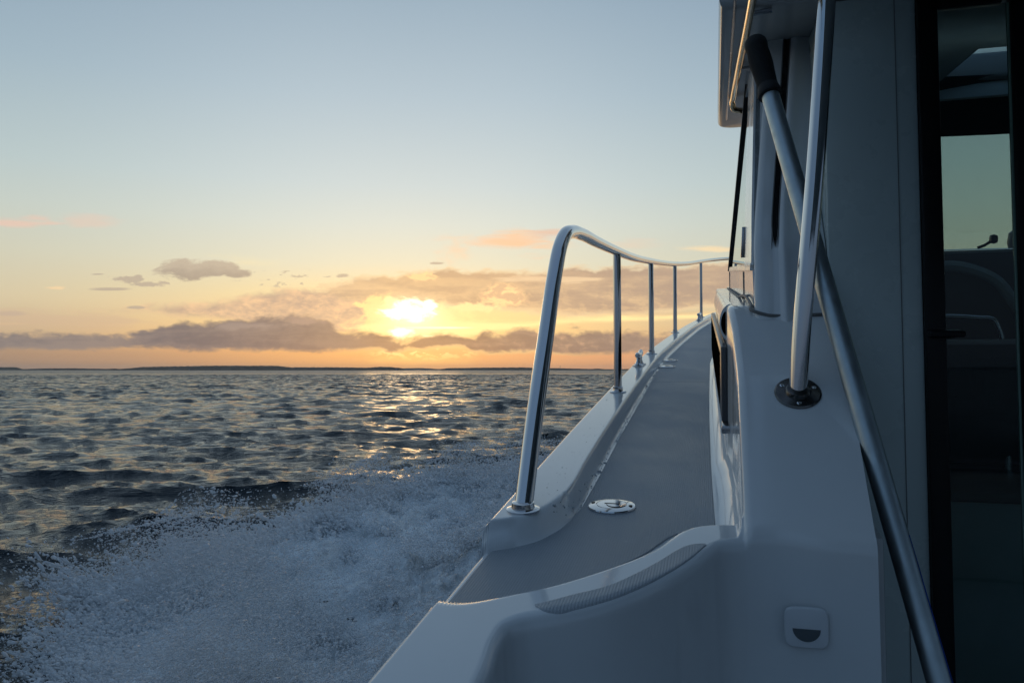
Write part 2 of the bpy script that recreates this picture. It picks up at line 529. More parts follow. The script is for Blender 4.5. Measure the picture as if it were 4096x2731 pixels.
    dk = ramp(PX, -100, 1700, [(-100, (.23, .21, .21)), (250, (.22, .20, .205)), (340, (.10, .12, .165)), (620, (.09, .11, .155)), (800, (.14, .13, .145)), (930, (.23, .14, .09)), (1050, (.19, .13, .11)), (1200, (.25, .175, .15)), (1700, (.38, .27, .21))])
    dk = mixcol(nt, (xs(-.05, .45, nB) * xs(1000, 1300, PX) * .7).s, dk, (.74, .45, .27))
    dk = mixcol(nt, (xs(.1, .7, nA * -1.0) * .25).s, dk, (.42, .33, .28))
    c = over(c, m, dk, .98)
    rim = m * (1.0 - m) * 3.2 * xs(760, 900, PX) * (1.0 - xs(1150, 1500, PX))
    c = over(c, rim, (1.12, .80, .34), .6)
    c = over(c, m, mixcol(nt, (xs(-.4, .4, nC * -1.0 + nB * .6)).s, (.10, .11, .145), (.33, .26, .23)), .36)
    c = over(c, blob(690, 740, 60, 14, 12, 1.6, .7), (.42, .31, .27), .6)
    c = over(c, blob(560, 748, 120, 12, 12, 1.6, .9), (.33, .28, .27), .6)
    # bright little clouds under the gap
    m = blob(970, 812, 150, 18, 20, .6, .8) * xs(.0, .14, nD)
    c = over(c, m, (1.3, .95, .38), .85)
    m = blob(965, 825, 170, 26, 24, .6, .9)
    c = over(c, m, (1.15, .68, .22), .6)
    # small dark cloud and scraps on the left
    cc = mixcol(nt, xs(600, 640, PY + nB * 20).s, (.50, .42, .33), (.36, .30, .25))
    m = blob(422, 618, 74, 26, 27, .9, .35).mx(blob(488, 617, 62, 24, 25, .9, .35)).mx(blob(540, 630, 42, 14, 12, .9, .5))
    c = over(c, m, cc, .92)
    m = blob(300, 641, 56, 9, 9, 2.0, .6, nB).mx(blob(345, 652, 44, 9, 9, 2.0, .6, nB)).mx(blob(255, 664, 52, 5, 4, 1.4, .6, nC)).mx(blob(220, 629, 24, 3, 3, 1.2, .6, nC)).mx(blob(790, 633, 16, 7, 5, 1.3, .5, nB)).mx(blob(1003, 604, 18, 3.5, 3, .9, .5, nB)).mx(blob(310, 706, 22, 4, 4, 1.2, .5, nC))
    c = over(c, m, (.46, .385, .31), .85)
    m = blob(660, 638, 150, 24, 24, .5, .35) * xs(.16, .26, nD)
    c = over(c, m, (.50, .43, .33), .8)

    # faint physical sky underneath everything
    sky = nt.nodes.new("ShaderNodeTexSky"); sky.sky_type = 'NISHITA'; sky.sun_disc = False
    sky.sun_elevation = SUN_EL; sky.sun_rotation = SUN_AZ; sky.air_density = 1.0; sky.dust_density = 1.5
    add = nt.nodes.new("ShaderNodeMix"); add.data_type = 'RGBA'; add.blend_type = 'ADD'
    add.inputs[0].default_value = .006
    nt.links.new(c, add.inputs[6]); nt.links.new(sky.outputs[0], add.inputs[7])
    nt.links.new(add.outputs[2], bg.inputs[0]); bg.inputs[1].default_value = 1.0
    w.cycles.sampling_method = 'MANUAL'; w.cycles.sample_map_resolution = 1024


build_world()

sd = bpy.data.lights.new("sun", 'SUN'); sd.energy = .04; sd.angle = R(7.0); sd.color = (1.0, .62, .30)
so = bpy.data.objects.new("sun", sd); COL.objects.link(so)
sdir = Vector((math.cos(SUN_EL) * math.sin(SUN_AZ), math.cos(SUN_EL) * math.cos(SUN_AZ), math.sin(SUN_EL)))
so.rotation_euler = sdir.to_track_quat('Z', 'Y').to_euler()

# ------------------------------------------------------------------ water
def water_height_factory():
    r = np.random.default_rng(21)
    N = 150
    lam = np.exp(r.uniform(np.log(.14), np.log(6.0), N))
    th0 = R(-98)                                    # waves run down towards the viewer
    th = th0 + r.normal(0, 1, N) * np.where(lam > 2.5, R(16), R(32))
    k = 2 * math.pi / lam
    steep = np.where(lam > 3.0, .0085, np.where(lam > 1.1, .016, np.where(lam > .45, .031, .036)))
    amp = steep * lam / (2 * math.pi) * 1.45
    ph = r.uniform(0, 2 * math.pi, N)
    return lam, k * np.cos(th), k * np.sin(th), amp, ph, np.cos(th), np.sin(th)


WV = water_height_factory()


def waves(x, y, cell):
    lam, kx, ky, amp, ph, cx, cy = WV
    z = np.zeros_like(x); dx = np.zeros_like(x); dy = np.zeros_like(x)
    gust = 1 + .35 * fbm(x / 14, y / 20, oct=2, seed=5)
    for i in range(len(lam)):
        w = ss(1.4, 2.8, lam[i] / cell) * amp[i]
        p = kx[i] * x + ky[i] * y + ph[i]
        s_, c_ = np.sin(p), np.cos(p)
        z += w * s_; dx += w * c_ * cx[i]; dy += w * c_ * cy[i]
    z *= gust
    return z, dx * 1.45, dy * 1.45


def radial_grid():
    rr = [0.0, .6]
    r = .9
    while r < 260:
        rr.append(r); r += min(max(.0078 * r, .020), .27)
    while r < 9300:
        rr.append(r); r *= 1.02
    rr = np.array(rr)
    a1 = np.linspace(-43, 33, 1050)
    a0 = np.arange(-180, -43, 3.0); a2 = np.arange(36, 180, 3.0)
    return rr, np.radians(np.r_[a0, a1, a2])


def water_material():
    m, nt, out = new_mat("sea_water")
    p = principled(nt, (.006, .014, .020), .05, ior=1.333)
    g = nt.nodes.new("ShaderNodeNewGeometry")
    mp = nt.nodes.new("ShaderNodeMapping"); mp.inputs["Scale"].default_value = (.48, 1.0, 1.0); mp.inputs["Rotation"].default_value = (0, 0, R(6))
    nt.links.new(g.outputs["Position"], mp.inputs["Vector"])
    n1 = noise(nt, mp.outputs[0], 11.0, 5, .62); n1.inputs["Distortion"].default_value = .25
    n2 = noise(nt, mp.outputs[0], 1.9, 6, .62); n2.inputs["Distortion"].default_value = .4
    n3 = noise(nt, mp.outputs[0], .45, 5, .6); n3.inputs["Distortion"].default_value = .3
    ln = nt.nodes.new("ShaderNodeVectorMath"); ln.operation = 'LENGTH'
    nt.links.new(g.outputs["Position"], ln.inputs[0])
    D = ln.outputs["Value"]
    def bp(n, dist, a, b, s0, s1, prev=None):
        q = nt.nodes.new("ShaderNodeBump"); q.inputs["Distance"].default_value = dist
        nt.links.new(maprange(nt, D, a, b, s0, s1), q.inputs["Strength"]); nt.links.new(n.outputs[0], q.inputs["Height"])
        if prev is not None: nt.links.new(prev, q.inputs["Normal"])
        return q.outputs[0]
    b = bp(n1, .055, 5, 60, .75, 1.0)
    b = bp(n2, .34, 8, 60, .42, 1.0, b)
    b = bp(n3, 1.1, 60, 300, .0, 1.0, b)
    # wavelets too small to resolve far off: tilt the facets directly
    n4 = noise(nt, mp.outputs[0], 2.2, 4, .7)
    n5 = noise(nt, mp.outputs[0], .6, 3, .7)
    av = nt.nodes.new("ShaderNodeVectorMath"); av.operation = 'ADD'
    nt.links.new(n4.outputs["Color"], av.inputs[0]); nt.links.new(n5.outputs["Color"], av.inputs[1])
    sb_ = nt.nodes.new("ShaderNodeVectorMath"); sb_.operation = 'SUBTRACT'; sb_.inputs[1].default_value = (1, 1, 1); nt.links.new(av.outputs[0], sb_.inputs[0])
    ml = nt.nodes.new("ShaderNodeVectorMath"); ml.operation = 'MULTIPLY'; ml.inputs[1].default_value = (.8, 1.5, 0); nt.links.new(sb_.outputs[0], ml.inputs[0])
    scv = nt.nodes.new("ShaderNodeVectorMath"); scv.operation = 'SCALE'; nt.links.new(ml.outputs[0], scv.inputs[0])
    nt.links.new(maprange(nt, D, 5, 110, .20, 1.05), scv.inputs[3])
    ad = nt.nodes.new("ShaderNodeVectorMath"); ad.operation = 'ADD'; nt.links.new(b, ad.inputs[0]); nt.links.new(scv.outputs[0], ad.inputs[1])
    nm = nt.nodes.new("ShaderNodeVectorMath"); nm.operation = 'NORMALIZE'; nt.links.new(ad.outputs[0], nm.inputs[0])
    nt.links.new(nm.outputs[0], p.inputs["Normal"])
    nt.links.new(maprange(nt, D, 15, 500, .05, .30), p.inputs["Roughness"])
    nt.links.new(p.outputs[0], out.inputs[0])
    return m


SEA = water_material()
rr, aa = radial_grid()
RR, AA = np.meshgrid(rr, aa, indexing="ij")
wx, wy = RR * np.sin(AA), RR * np.cos(AA)
cell = np.maximum(np.gradient(rr)[:, None] * np.ones_like(AA), RR * np.gradient(aa)[None, :])
wz, ddx, ddy = waves(wx, wy, np.maximum(cell, .04))
fade = 1 - ss(220, 420, RR)
wz = wz + .16 * ss(120, 300, RR) * vnoise(wx / (1.2 + RR * .006), wy / (1.2 + RR * .02), seed=77)
# bow wave swell pushed out by the hull
keep = wx.shape
Vw = np.stack([wx + ddx * fade, wy + ddy * fade, wz * np.maximum(fade, .6)], -1)
sea = make_mesh("water", Vw, grid_faces(len(rr), len(aa), wrap=True, flip=True), SEA)
tag(sea, kind="structure", label="choppy dark sea reaching the horizon", cat="sea")

# ------------------------------------------------------------------ hull plan
T0S = np.array([-2.5, 1.2, 2.0, 2.68, 3.3, 3.87, 4.7, 5.73, 6.69, 7.56, 8.3, 8.95, 9.4, 9.62])
T0T = np.array([-.350, -.350, -.352, -.348, -.343, -.331, -.288, -.222, -.132, -.024, .12, .36, .72, CT])


def t0(s): return np.interp(s, T0S, T0T)


def smooth_t0(s):
    s = np.asarray(s, float)
    return (t0(s - .25) + t0(s - .12) + t0(s) * 2 + t0(s + .12) + t0(s + .25)) / 6 - np.where(s > 8.9, 0, 0)


# feature curves in (s, tau); tau = t measured so that the gunwale edge is -0.35
CAPEDGE = spline([(1.166, -.42), (1.167, -.345), (1.185, -.312), (1.215, -.284), (1.256, -.266), (1.315, -.252), (1.38, -.248), (1.6, -.252), (2.5, -.262), (4, -.268), (12, -.268)], 10)
NEDGE = spline([(.966, -.42), (.966, -.34), (.962, -.320), (.990, -.269), (1.019, -.231), (1.057, -.194), (1.104, -.155), (1.148, -.124), (1.187, -.103), (1.230, -.087), (1.269, -.071), (1.302, -.044), (1.318, -.01), (1.322, .06), (1.322, .3)], 10)
CEDGE = spline([(-2.5, -.226), (.70, -.226), (.80, -.231), (.870, -.238), (.897, -.236), (.916, -.223), (.930, -.203), (.952, -.170), (.982, -.134), (1.024, -.098), (1.078, -.061), (1.137, -.031), (1.184, -.012), (1.216, .004), (1.232, .030), (1.238, .060), (1.230, .15), (1.226, .215)], 10)


def sdist(s, t, P):
    """signed distance to polyline P (s,t); positive to the right of its direction... sign from the nearest segment"""
    best = np.full(s.shape, 1e9); sg = np.ones(s.shape)
    for i in range(len(P) - 1):
        a, b = P[i], P[i + 1]; d = b - a; L2 = d @ d
        if L2 < 1e-14: continue
        px, py = s - a[0], t - a[1]
        u = np.clip((px * d[0] + py * d[1]) / L2, 0, 1)
        ex, ey = px - u * d[0], py - u * d[1]
        dist = np.hypot(ex, ey)
        cr = d[0] * ey - d[1] * ex
        m = dist < best - 1e-9
        best = np.where(m, dist, best); sg = np.where(m, np.where(cr >= 0, 1, -1), sg)
    return best * sg


DECK = -.412


def tw(s):
    """cabin side at deck level, port"""
    return np.interp(s, [0, 1.5, 1.65, 1.76, 3.1, 3.6, 12], [.036, .035, .030, .022, .002, -.002, -.002])


def hwing(s):
    """top of the moulding that sweeps from the cockpit lip up to the cabin"""
    h = np.interp(s, [0, 1.222, 1.245, 1.50, 1.70, 1.76, 12], [-.400, -.400, -.386, -.186, -.090, -.075, -.075])
    h2 = np.interp(s - .02, [0, 1.222, 1.245, 1.50, 1.70, 1.76, 12], [-.400, -.400, -.386, -.186, -.090, -.075, -.075])
    h3 = np.interp(s + .02, [0, 1.222, 1.245, 1.50, 1.70, 1.76, 12], [-.400, -.400, -.386, -.186, -.090, -.075, -.075])
    return (h + h2 + h3) / 3


def H(s, t, lip=True):
    s, t = np.broadcast_arrays(np.asarray(s, float), np.asarray(t, float))
    h = np.full(s.shape, DECK)
    tau = t - (smooth_t0(s) + .35)
    # raised bulwark cap
    dc = sdist(s, tau, CAPEDGE)
    w = np.where(s < 1.36, .012 + .0 * s, .009)
    h = h + .040 * (1 - ss(-1.0, 1.0, dc / w))
    # outer rounding
    h = h - .010 * (1 - ss(-.350, -.336, tau)) ** 2
    if lip:
        dn = sdist(s, t, NEDGE)
        h = h + .013 * ss(.002, .018, dn) * (s < 1.36)
    # cabin side and wing
    q = t - tw(s)
    top = np.where(s < 3.6, hwing(s), -.075)
    r = .013
    edge = top - (r - np.sqrt(np.maximum(r * r - (r - np.clip(q, 0, r)) ** 2, 0)))
    rf = .034
    base = np.minimum(DECK + .0, edge)
    cove = DECK + (rf - np.sqrt(np.maximum(rf * rf - np.clip(q + .037, 0, rf) ** 2, 0)))
    u = np.clip((q + .0035) / .0035, 0, 1)
    wall = np.where(q < -.0035, cove, (DECK + rf) + u * (edge - DECK - rf))
    act = (s > 1.20)
    wall = np.minimum(wall, np.maximum(edge, DECK))
    h = np.where(act & (q > -.038), np.maximum(h, wall), h)
    # rounding towards the cockpit
    if True:
        de = sdist(s, t, CEDGE)
        rr_ = .016
        x = np.clip(-(-de) + 0, -1, 1)                # de > 0 means cockpit side is to the left of the run
        inside = -de                                   # >0 on the deck side
        inside = -inside
        x = np.clip(rr_ + inside, 0, rr_)
        drop = rr_ - np.sqrt(np.maximum(rr_ * rr_ - x * x, 0))
        h = h - drop * (s < 1.45)
    return h


motor_boat = empty("motor_boat", ROOT_LOC)
tag(motor_boat, "white motor boat with steel bow rail and grey side deck, heading for the sunset", "boat")

# --- side deck mouldings: aft fan between the gunwale and the cockpit edge, then the run forward
tcol = np.unique(np.round(np.r_[np.linspace(-.35, -.33, 9), np.linspace(-.33, -.28, 12), np.linspace(-.28, -.225, 34), np.linspace(-.225, -.045, 26),
                                np.linspace(-.045, -.004, 26), np.linspace(-.004, 0, 7), np.linspace(0, .016, 12), np.linspace(.016, .16, 14), np.linspace(.16, .184, 10)], 5))
# columns: base value, shifted on the cabin side so that column 0 follows the cabin wall
cw = ss(-.20, -.05, tcol)


def colt(s):
    t = tcol * (1 - cw) + cw * (tcol + tw(s))
    return t + (1 - cw) * (smooth_t0(s) + .35)


SJ = 1.42
tJ = colt(SJ)
nO1 = 150
E1 = np.argmin(np.hypot(CEDGE[:, 0] - .905, CEDGE[:, 1] + .232))
Ea = resample(CEDGE[:E1 + 1], np.r_[np.linspace(0, .80, 20, endpoint=False), np.linspace(.80, 1, nO1 - 20)])
ka = np.linspace(0, 1, nO1)
sO = np.interp(Ea[:, 0], [-2.5, .55, Ea[-1, 0]], [-2.5, .62, SJ])
O1 = np.stack([sO, np.full(nO1, -.35)], -1)
Eb = resample(CEDGE[E1:], len(tJ))[1:]
# spread the second run of the cockpit edge by the column positions, so fan lines stay tidy
wj = (tJ - tJ[0]) / (tJ[-1] - tJ[0])
Eb = resample(CEDGE[E1:], .25 * np.linspace(0, 1, len(tJ)) + .75 * wj)[1:]
O2 = np.stack([np.full(len(tJ), SJ), tJ], -1)[1:]
EE = np.vstack([Ea, Eb]); OO = np.vstack([O1, O2])
bb = np.unique(np.r_[1 - np.linspace(0, .16, 26) ** 1.0, np.linspace(0, .84, 120)])
P2 = OO[:, None, :] * (1 - bb[None, :, None]) + EE[:, None, :] * bb[None, :, None]
sF, tF = P2[..., 0], P2[..., 1]
hF = H(sF, tF)
# wall hanging from the cockpit edge
wallrows = np.array([.004, .012, .03, .08, .2, .45, .75])
he = hF[:, -1]
Wn = np.gradient(EE, axis=0); Wn /= np.maximum(np.linalg.norm(Wn, axis=1), 1e-9)[:, None]
nrm = np.stack([-Wn[:, 1], Wn[:, 0]], -1)            # towards the cockpit
sW = EE[:, None, 0] + nrm[:, None, 0] * (wallrows * .03)[None]
tW = EE[:, None, 1] + nrm[:, None, 1] * (wallrows * .03)[None]
hW = he[:, None] - wallrows[None]
sA = np.concatenate([sF, sW], 1); tA = np.concatenate([tF, tW], 1); hA = np.concatenate([hF, hW], 1)
fan = (B(sA, tA, hA), grid_faces(sA.shape[0], sA.shape[1]))

srow = np.r_[np.linspace(SJ, 1.80, 96), np.linspace(1.80, 3.60, 60)[1:]]
sG = srow[:, None] * np.ones(len(tcol))[None]
tG = np.array([colt(s) for s in srow])
hG = H(sG, tG)
inner = np.array([.003, .02, .1, .4, .8])
sG2 = np.concatenate([sG, srow[:, None] * np.ones(len(inner))[None]], 1)
tG2 = np.concatenate([tG, tG[:, -1:] + inner[None] * .002 + .001], 1)
hG2 = np.concatenate([hG, hG[:, -1:] - inner[None]], 1)
run = (B(sG2, tG2, hG2), grid_faces(sG2.shape[0], sG2.shape[1], flip=True))
# foredeck: both gunwales, trunk cabin forward of the windscreen
wc = np.r_[np.linspace(0, .015, 5), np.linspace(.015, .07, 4)[1:], np.linspace(.07, .10, 14)[1:], np.linspace(.11, .32, 5)[1:], np.linspace(.32, .40, 12)[1:], np.linspace(.40, 1.6, 8)[1:]]
fs = np.linspace(3.60, 9.60, 90)
rows = []
for s in fs:
    a = float(smooth_t0(s)); half = CT - a
    w = wc * min(1, half / 1.6) if half < 1.6 else np.r_[wc[:-7], wc[-8] + (wc[-7:] - wc[-8]) * (half - .4) / 1.2]
    w = np.clip(w, 0, half)
    hh = DECK + .040 * (1 - ss(.073, .091, wc)) - .010 * (1 - ss(0, .014, wc)) ** 2
    trunk = (DECK + .20 + .14 * (1 - ss(3.6, 8, s))) + .05 * ss(.4, 1.6, wc)
    k = (1 - ss(7.6, 8.6, s))
    hh = np.where(wc > .35, DECK + (trunk - DECK) * ss(.345, .385, wc) * k, hh)
    rows.append(np.r_[np.stack([np.full(len(w), s), a + w, hh], -1), np.stack([np.full(len(w), s), 2 * CT - a - w, hh], -1)[::-1][1:]])
rows = np.array(rows)
fore = (B(rows[..., 0], rows[..., 1], rows[..., 2]), grid_faces(rows.shape[0], rows.shape[1], flip=True))
# starboard side deck, mirrored plain run
sr = np.linspace(-2.5, 3.6, 40)
wq = np.array([0, .004, .014, .085, .098, .11, .34, .37, .376, .385, .50])
hq = np.array([-.385, -.376, -.372, -.372, -.405, DECK, DECK, -.40, -.37, -.09, -.075])
sb = (B(sr[:, None] * np.ones(11), 2 * CT - (smooth_t0(sr)[:, None] + wq[None]), np.ones(40)[:, None] * hq[None]), grid_faces(40, 11))
d = MB()
for v, f in (fan, run, fore, sb): d.add(v, f)
deck = d.build("deck", GEL, motor_boat, sharp=60)

# --- hull
hs = np.r_[np.linspace(-2.5, 1.0, 10), np.linspace(1.0, 1.4, 25)[1:], np.linspace(1.4, 9.6, 60)[1:]]
top = np.array([float(H(s, smooth_t0(s))) if s < 3.6 else DECK + .03 for s in hs])
prof_w = np.array([0, .002, .004, .004, -.014, -.016, .0, .02, .09, .20, .45, .95, 1.6])
prof_h = np.array([0, -.02, -.05, -.06, -.066, -.098, -.105, -.35, -.85, -1.10, -1.35, -1.55, -1.7])
rowsH = []
for s, tp in zip(hs, top):
    a = float(smooth_t0(s)); half = max(CT - a, .001)
    w = prof_w + .0
    w = w + ss(5, 9.6, s) * np.clip(-prof_h - .1, 0, 9) * .42 - .0
    w = np.minimum(w * min(1.0, 1), half)
    rise = ss(5.5, 9.6, s) * np.clip(-prof_h / 1.7, 0, 1) * .75
    L = np.stack([np.full(13, s) - ss(6.5, 9.6, s) * np.clip(-prof_h, 0, 1.7) * .55, a + w, tp + prof_h + rise], -1)
    Rr = L.copy(); Rr[:, 1] = 2 * CT - Rr[:, 1]
    rowsH.append(np.vstack([L, Rr[::-1]]))
rowsH = np.array(rowsH)
h_ = MB(); h_.add(B(rowsH[..., 0], rowsH[..., 1], rowsH[..., 2]), grid_faces(len(hs), 26))
a = B(rowsH[0, :, 0], rowsH[0, :, 1], rowsH[0, :, 2]); h_.add(a, [tuple(range(26))])
hull = h_.build("hull", HULLM, motor_boat, sharp=50)
MB().box(-2.4, 1.75, -.20, 2.70, -1.16, -1.12, .005).build("cockpit_floor", NONSKID, motor_boat)


# --- non-skid panels
def left_edge(s):
    return np.interp(s, [.962, 1.150, 1.162, 1.180, 1.205, 1.240, 1.275, 1.32, 1.40, 1.6, 2.5, 3.4, 4, 12],
                     [-.335, -.335, -.330, -.305, -.286, -.269, -.258, -.246, -.236, -.236, -.244, -.252, -.252, -.252]) + (smooth_t0(s) + .35)


_nn = NEDGE[(NEDGE[:, 0] > .9629) & (NEDGE[:, 1] < .0)]
_ns = np.maximum.accumulate(NEDGE[:, 0]); _mk = (NEDGE[:, 1] > -.325) & (NEDGE[:, 1] < .0)


def right_edge(s):
    a = np.interp(s, NEDGE[_mk][:, 0], NEDGE[_mk][:, 1] - .003)
    b = np.interp(s, [1.3, 1.54, 1.785, 2.31, 2.81, 3.77, 4.2, 12], [-.006, -.012, -.017, -.024, -.028, -.032, -.032, -.032]) + np.where(s > 3.7, smooth_t0(s) - smooth_t0(3.7), 0)
    return np.where(s < 1.318, np.minimum(a, b), b)


def panel(name, s0, s1, ds):
    s = np.linspace(s0, s1, int((s1 - s0) / ds))
    s = np.unique(np.r_[s0 + np.linspace(0, .012, 10), s1 - np.array([.004, .001]), s])
    L, Rg = left_edge(s), right_edge(s)
    u = np.r_[0, .004, np.linspace(.012, .988, 46), .996, 1]
    tt = L[:, None] + (Rg - L)[:, None] * u[None]
    S2 = s[:, None] * np.ones(len(u))[None]
    hh = np.where(S2 > 3.6, DECK, np.maximum(H(np.minimum(S2, 3.59), tt, lip=False), DECK)) * 0 + DECK + .0022
    hh[:, 0] -= .004; hh[:, -1] -= .004; hh[0] -= .004; hh[-1] -= .004
    o = make_mesh(name, B(S2, tt, hh), grid_faces(len(s), len(u), flip=True), NONSKID, parent=deck)
    return o


panel("nonskid_panel", .9625, 3.048, .006)
panel("nonskid_panel", 3.050, 7.3, .05)
# curved tread on the cockpit lip
up = spline([(.953, -.219), (.958, -.213), (.989, -.181), (1.023, -.143), (1.077, -.108), (1.133, -.079), (1.175, -.060), (1.196, -.046), (1.206, -.030), (1.207, -.022)], 8)
lo = spline([(.949, -.218), (.940, -.206), (.943, -.192), (.958, -.170), (.990, -.134), (1.034, -.099), (1.096, -.062), (1.155, -.036), (1.194, -.023), (1.203, -.020)], 8)
a_, b_ = resample(up, 90), resample(lo, 90)
u = np.r_[0, .03, np.linspace(.08, .92, 14), .97, 1]
st = a_[:, None, :] * (1 - u)[None, :, None] + b_[:, None, :] * u[None, :, None]
hh = H(st[..., 0], st[..., 1]) + .0016
hh[:, 0] -= .003; hh[:, -1] -= .003
make_mesh("nonskid_tread", B(st[..., 0], st[..., 1], hh), grid_faces(90, len(u), flip=True), TREAD, parent=deck)

# --- bow rail
top_pts = [(1.243, -.304, -.374), (1.337, -.304, -.232), (1.437, -.304, -.102), (1.520, -.304, 0.005), (1.572, -.304, .056), (1.632, -.304, .086), (1.715, -.304, .097), (1.84, -.304, .098), (2.05, -.304, .090),
           (2.5, -.304, .076), (3.0, -.302, .064), (3.70, -.292, .058), (4.3, -.275, .055), (5.05, -.246, .056), (5.9, -.192, .066), (6.75, -.118, .088), (7.5, -.02, .11), (8.3, .17, .13), (8.9, .42, .14), (9.35, .85, .14), (9.45, 1.25, .14)]
tp_ = np.array(top_pts)
rp = spline(np.array(B(tp_[:, 0], tp_[:, 1], tp_[:, 2])), 10)
tpm = tp_.copy(); tpm[:, 1] = 2 * CT - tpm[:, 1]
rpm = spline(np.array(B(tpm[:, 0], tpm[:, 1], tpm[:, 2])), 6)
rail = MB().tube(rp, .0150, 20).tube(rpm, .0150, 12).build("bow_rail", STEEL, motor_boat, sharp=60)


def rail_top(s):
    return np.array([np.interp(s, tp_[6:, 0], tp_[6:, 1]), np.interp(s, tp_[6:, 0], tp_[6:, 2])])


UPN = np.cross(TV, SV); UPN /= np.linalg.norm(UPN); UPN = UPN if UPN[2] > 0 else -UPN
posts = [(2.527, -.306, .0125), (3.727, -.294, .0125), (5.035, -.251, .0125), (6.74, -.123, .0125), (8.2, .17, .0125), (9.2, .74, .0125)]
for i, (s, t, r) in enumerate(posts):
    tt, hh = rail_top(s)
    for side in (0, 1):
        f = (lambda q: q) if side == 0 else (lambda q: 2 * CT - q)
        P = np.array(B([s, s, s], [f(t), f((t + tt) / 2), f(tt)], [-.372, -.15, hh - .006]))
        MB().tube(P, r, 16).build("stanchion", STEEL, rail)
        c = B(s, f(t), -.3722)
        MB().lathe(c, UPN, [(.0, 0), (.026, 0), (.0265, .0025), (.0225, .0042), (.0165, .005), (.0152, .009), (.0152, .018), (.0128, .0195)], 24).build("base_flange", STEEL, rail)
MB().lathe(B(1.2435, -.304, -.3722), UPN, [(.0, 0), (.0262, 0), (.0268, .0028), (.0235, .0042), (.0190, .005), (.0182, .009), (.0178, .013), (.0150, .014)], 32).build("base_flange", STEEL, rail)

# --- deck fittings
def deck_filler(s, t, r):
    c = B(s, t, DECK + .0022)
    m = MB().lathe(c, UPN, [(0, 0), (r, 0), (r * 1.0, .0022), (r * .97, .0040), (r * .80, .0056), (r * .66, .0062), (r * .655, .0050), (r * .62, .0050), (r * .615, .0064), (r * .3, .0068), (0.0001, .0069)], 40)
    o = m.build("deck_filler_cap", STEEL, motor_boat, sharp=25)
    for k in (-1, 1):
        cc = B(s - .006 * k, t + k * r * .80, DECK + .0078)
        MB().lathe(cc, UPN, [(0, 0), (.0034, 0), (.0034, .0012), (.0, .0013)], 14).build("screw", BLACK, o)
    MB().box(s - .0016, s + .0016, t - r * .30, t + r * .30, DECK + .0084, DECK + .0096).build("key_slot", BLACK, o)
    pts = [B(s + .0 + r * .5 * math.cos(a), t + r * .2 + r * .42 * math.sin(a), DECK + .0092) for a in np.linspace(R(120), R(250), 14)]
    MB().tube(np.array(pts), .0007, 6).build("engraved_arc", BLACK, o)


deck_filler(1.409, -.184, .042)
deck_filler(3.527, -.212, .036)
deck_filler(3.775, -.214, .036)


def cleat(s, t):
    ang = math.atan2(float(smooth_t0(s + .1) - smooth_t0(s - .1)), .2)
    def Q(ds, dt, h): return B(s + ds * math.cos(ang) - dt * math.sin(ang), t + ds * math.sin(ang) + dt * math.cos(ang), -.372 + h)
    m = MB()
    u = np.linspace(-1, 1, 25)
    P = np.array([Q(.078 * k, 0, .040 + .013 * abs(k) ** 2.2) for k in u])
    m.tube(P, .0105 * np.sqrt(np.maximum(1 - (np.abs(u) ** 6) * .9, .05)) * (1 + .15 * np.abs(u)), 14)
    for k in (-1, 1):
        a = np.array([Q(.030 * k, 0, .0), Q(.028 * k, 0, .008), Q(.024 * k, 0, .022), Q(.022 * k, 0, .040)])
        m.tube(a, [.019, .013, .0095, .0105], 14)
    m.lathe(Q(.03, 0, .0), UPN, [(0, 0), (.024, 0), (.024, .003), (.018, .005)], 20)
    m.lathe(Q(-.03, 0, .0), UPN, [(0, 0), (.024, 0), (.024, .003), (.018, .005)], 20)
    return m.build("mooring_cleat", STEEL, motor_boat, sharp=50)


cleat(3.27, -.308)
cleat(6.33, -.130)

# --- vent cowl with slanted dark openings on the cabin side
def vt(s): return np.interp(s, [1.757, 3.195], [.007, -.020])
def on_vent(d_): return lambda s, t, h: (s, vt(s) + t, h)
vent = MB().box(1.757, 3.195, .0, .0135, -.322, -.160, .004, f=on_vent(0)).build("vent_cowl", VENTM, motor_boat)
for a, b in ((1.80, 2.22), (2.27, 2.68), (2.73, 3.14)):
    s4 = np.array([a, b, b, a]); h4 = np.array([-.305, -.305, -.178, -.178]); s4 = s4 + np.where(h4 > -.2, .0, .10)
    V = np.concatenate([B(s4, vt(s4) - .0012, h4), B(s4, vt(s4) + .006, h4)])
    make_mesh("vent_opening", V, [(0, 1, 2, 3), (7, 6, 5, 4), (0, 4, 5, 1), (1, 5, 6, 2), (2, 6, 7, 3), (3, 7, 4, 0)], VOID, parent=vent, smooth=False)
MB().box(1.70, 1.757, .006, .034, -.335, -.318, .003, f=lambda s, t, h: (s, t, h)).build("vent_drain", STEEL_DULL, vent)

# --- rounded shoulder moulding with an open end
sh = np.linspace(1.868, 3.42, 50)
ang = np.linspace(R(-100), R(92), 22)
tl = np.interp(sh, [1.868, 2.4, 3.1, 3.42], [.006, .000, -.008, .002])
shape = []
for s, t in zip(sh, tl):
    wd = (tw(s) + .012 - t); k = 1 if s < 3.2 else max(.25, 1 - ((s - 3.2) / .22) ** 2)
    shape.append(np.stack([np.full(22, s), t + wd - wd * np.cos(ang) * 1.0, -.118 + .044 * k * np.sin(ang)], -1))
shape = np.array(shape)
mo = MB(); mo.add(B(shape[..., 0], shape[..., 1], shape[..., 2]), grid_faces(50, 22))
mo.add(B(shape[-1, :, 0], shape[-1, :, 1], shape[-1, :, 2]), [tuple(range(22))])
innr = shape[0].copy(); cen = innr.mean(0)
inn2 = innr.copy(); inn2[:, 1:] = cen[1:] + (innr[:, 1:] - cen[1:]) * .72
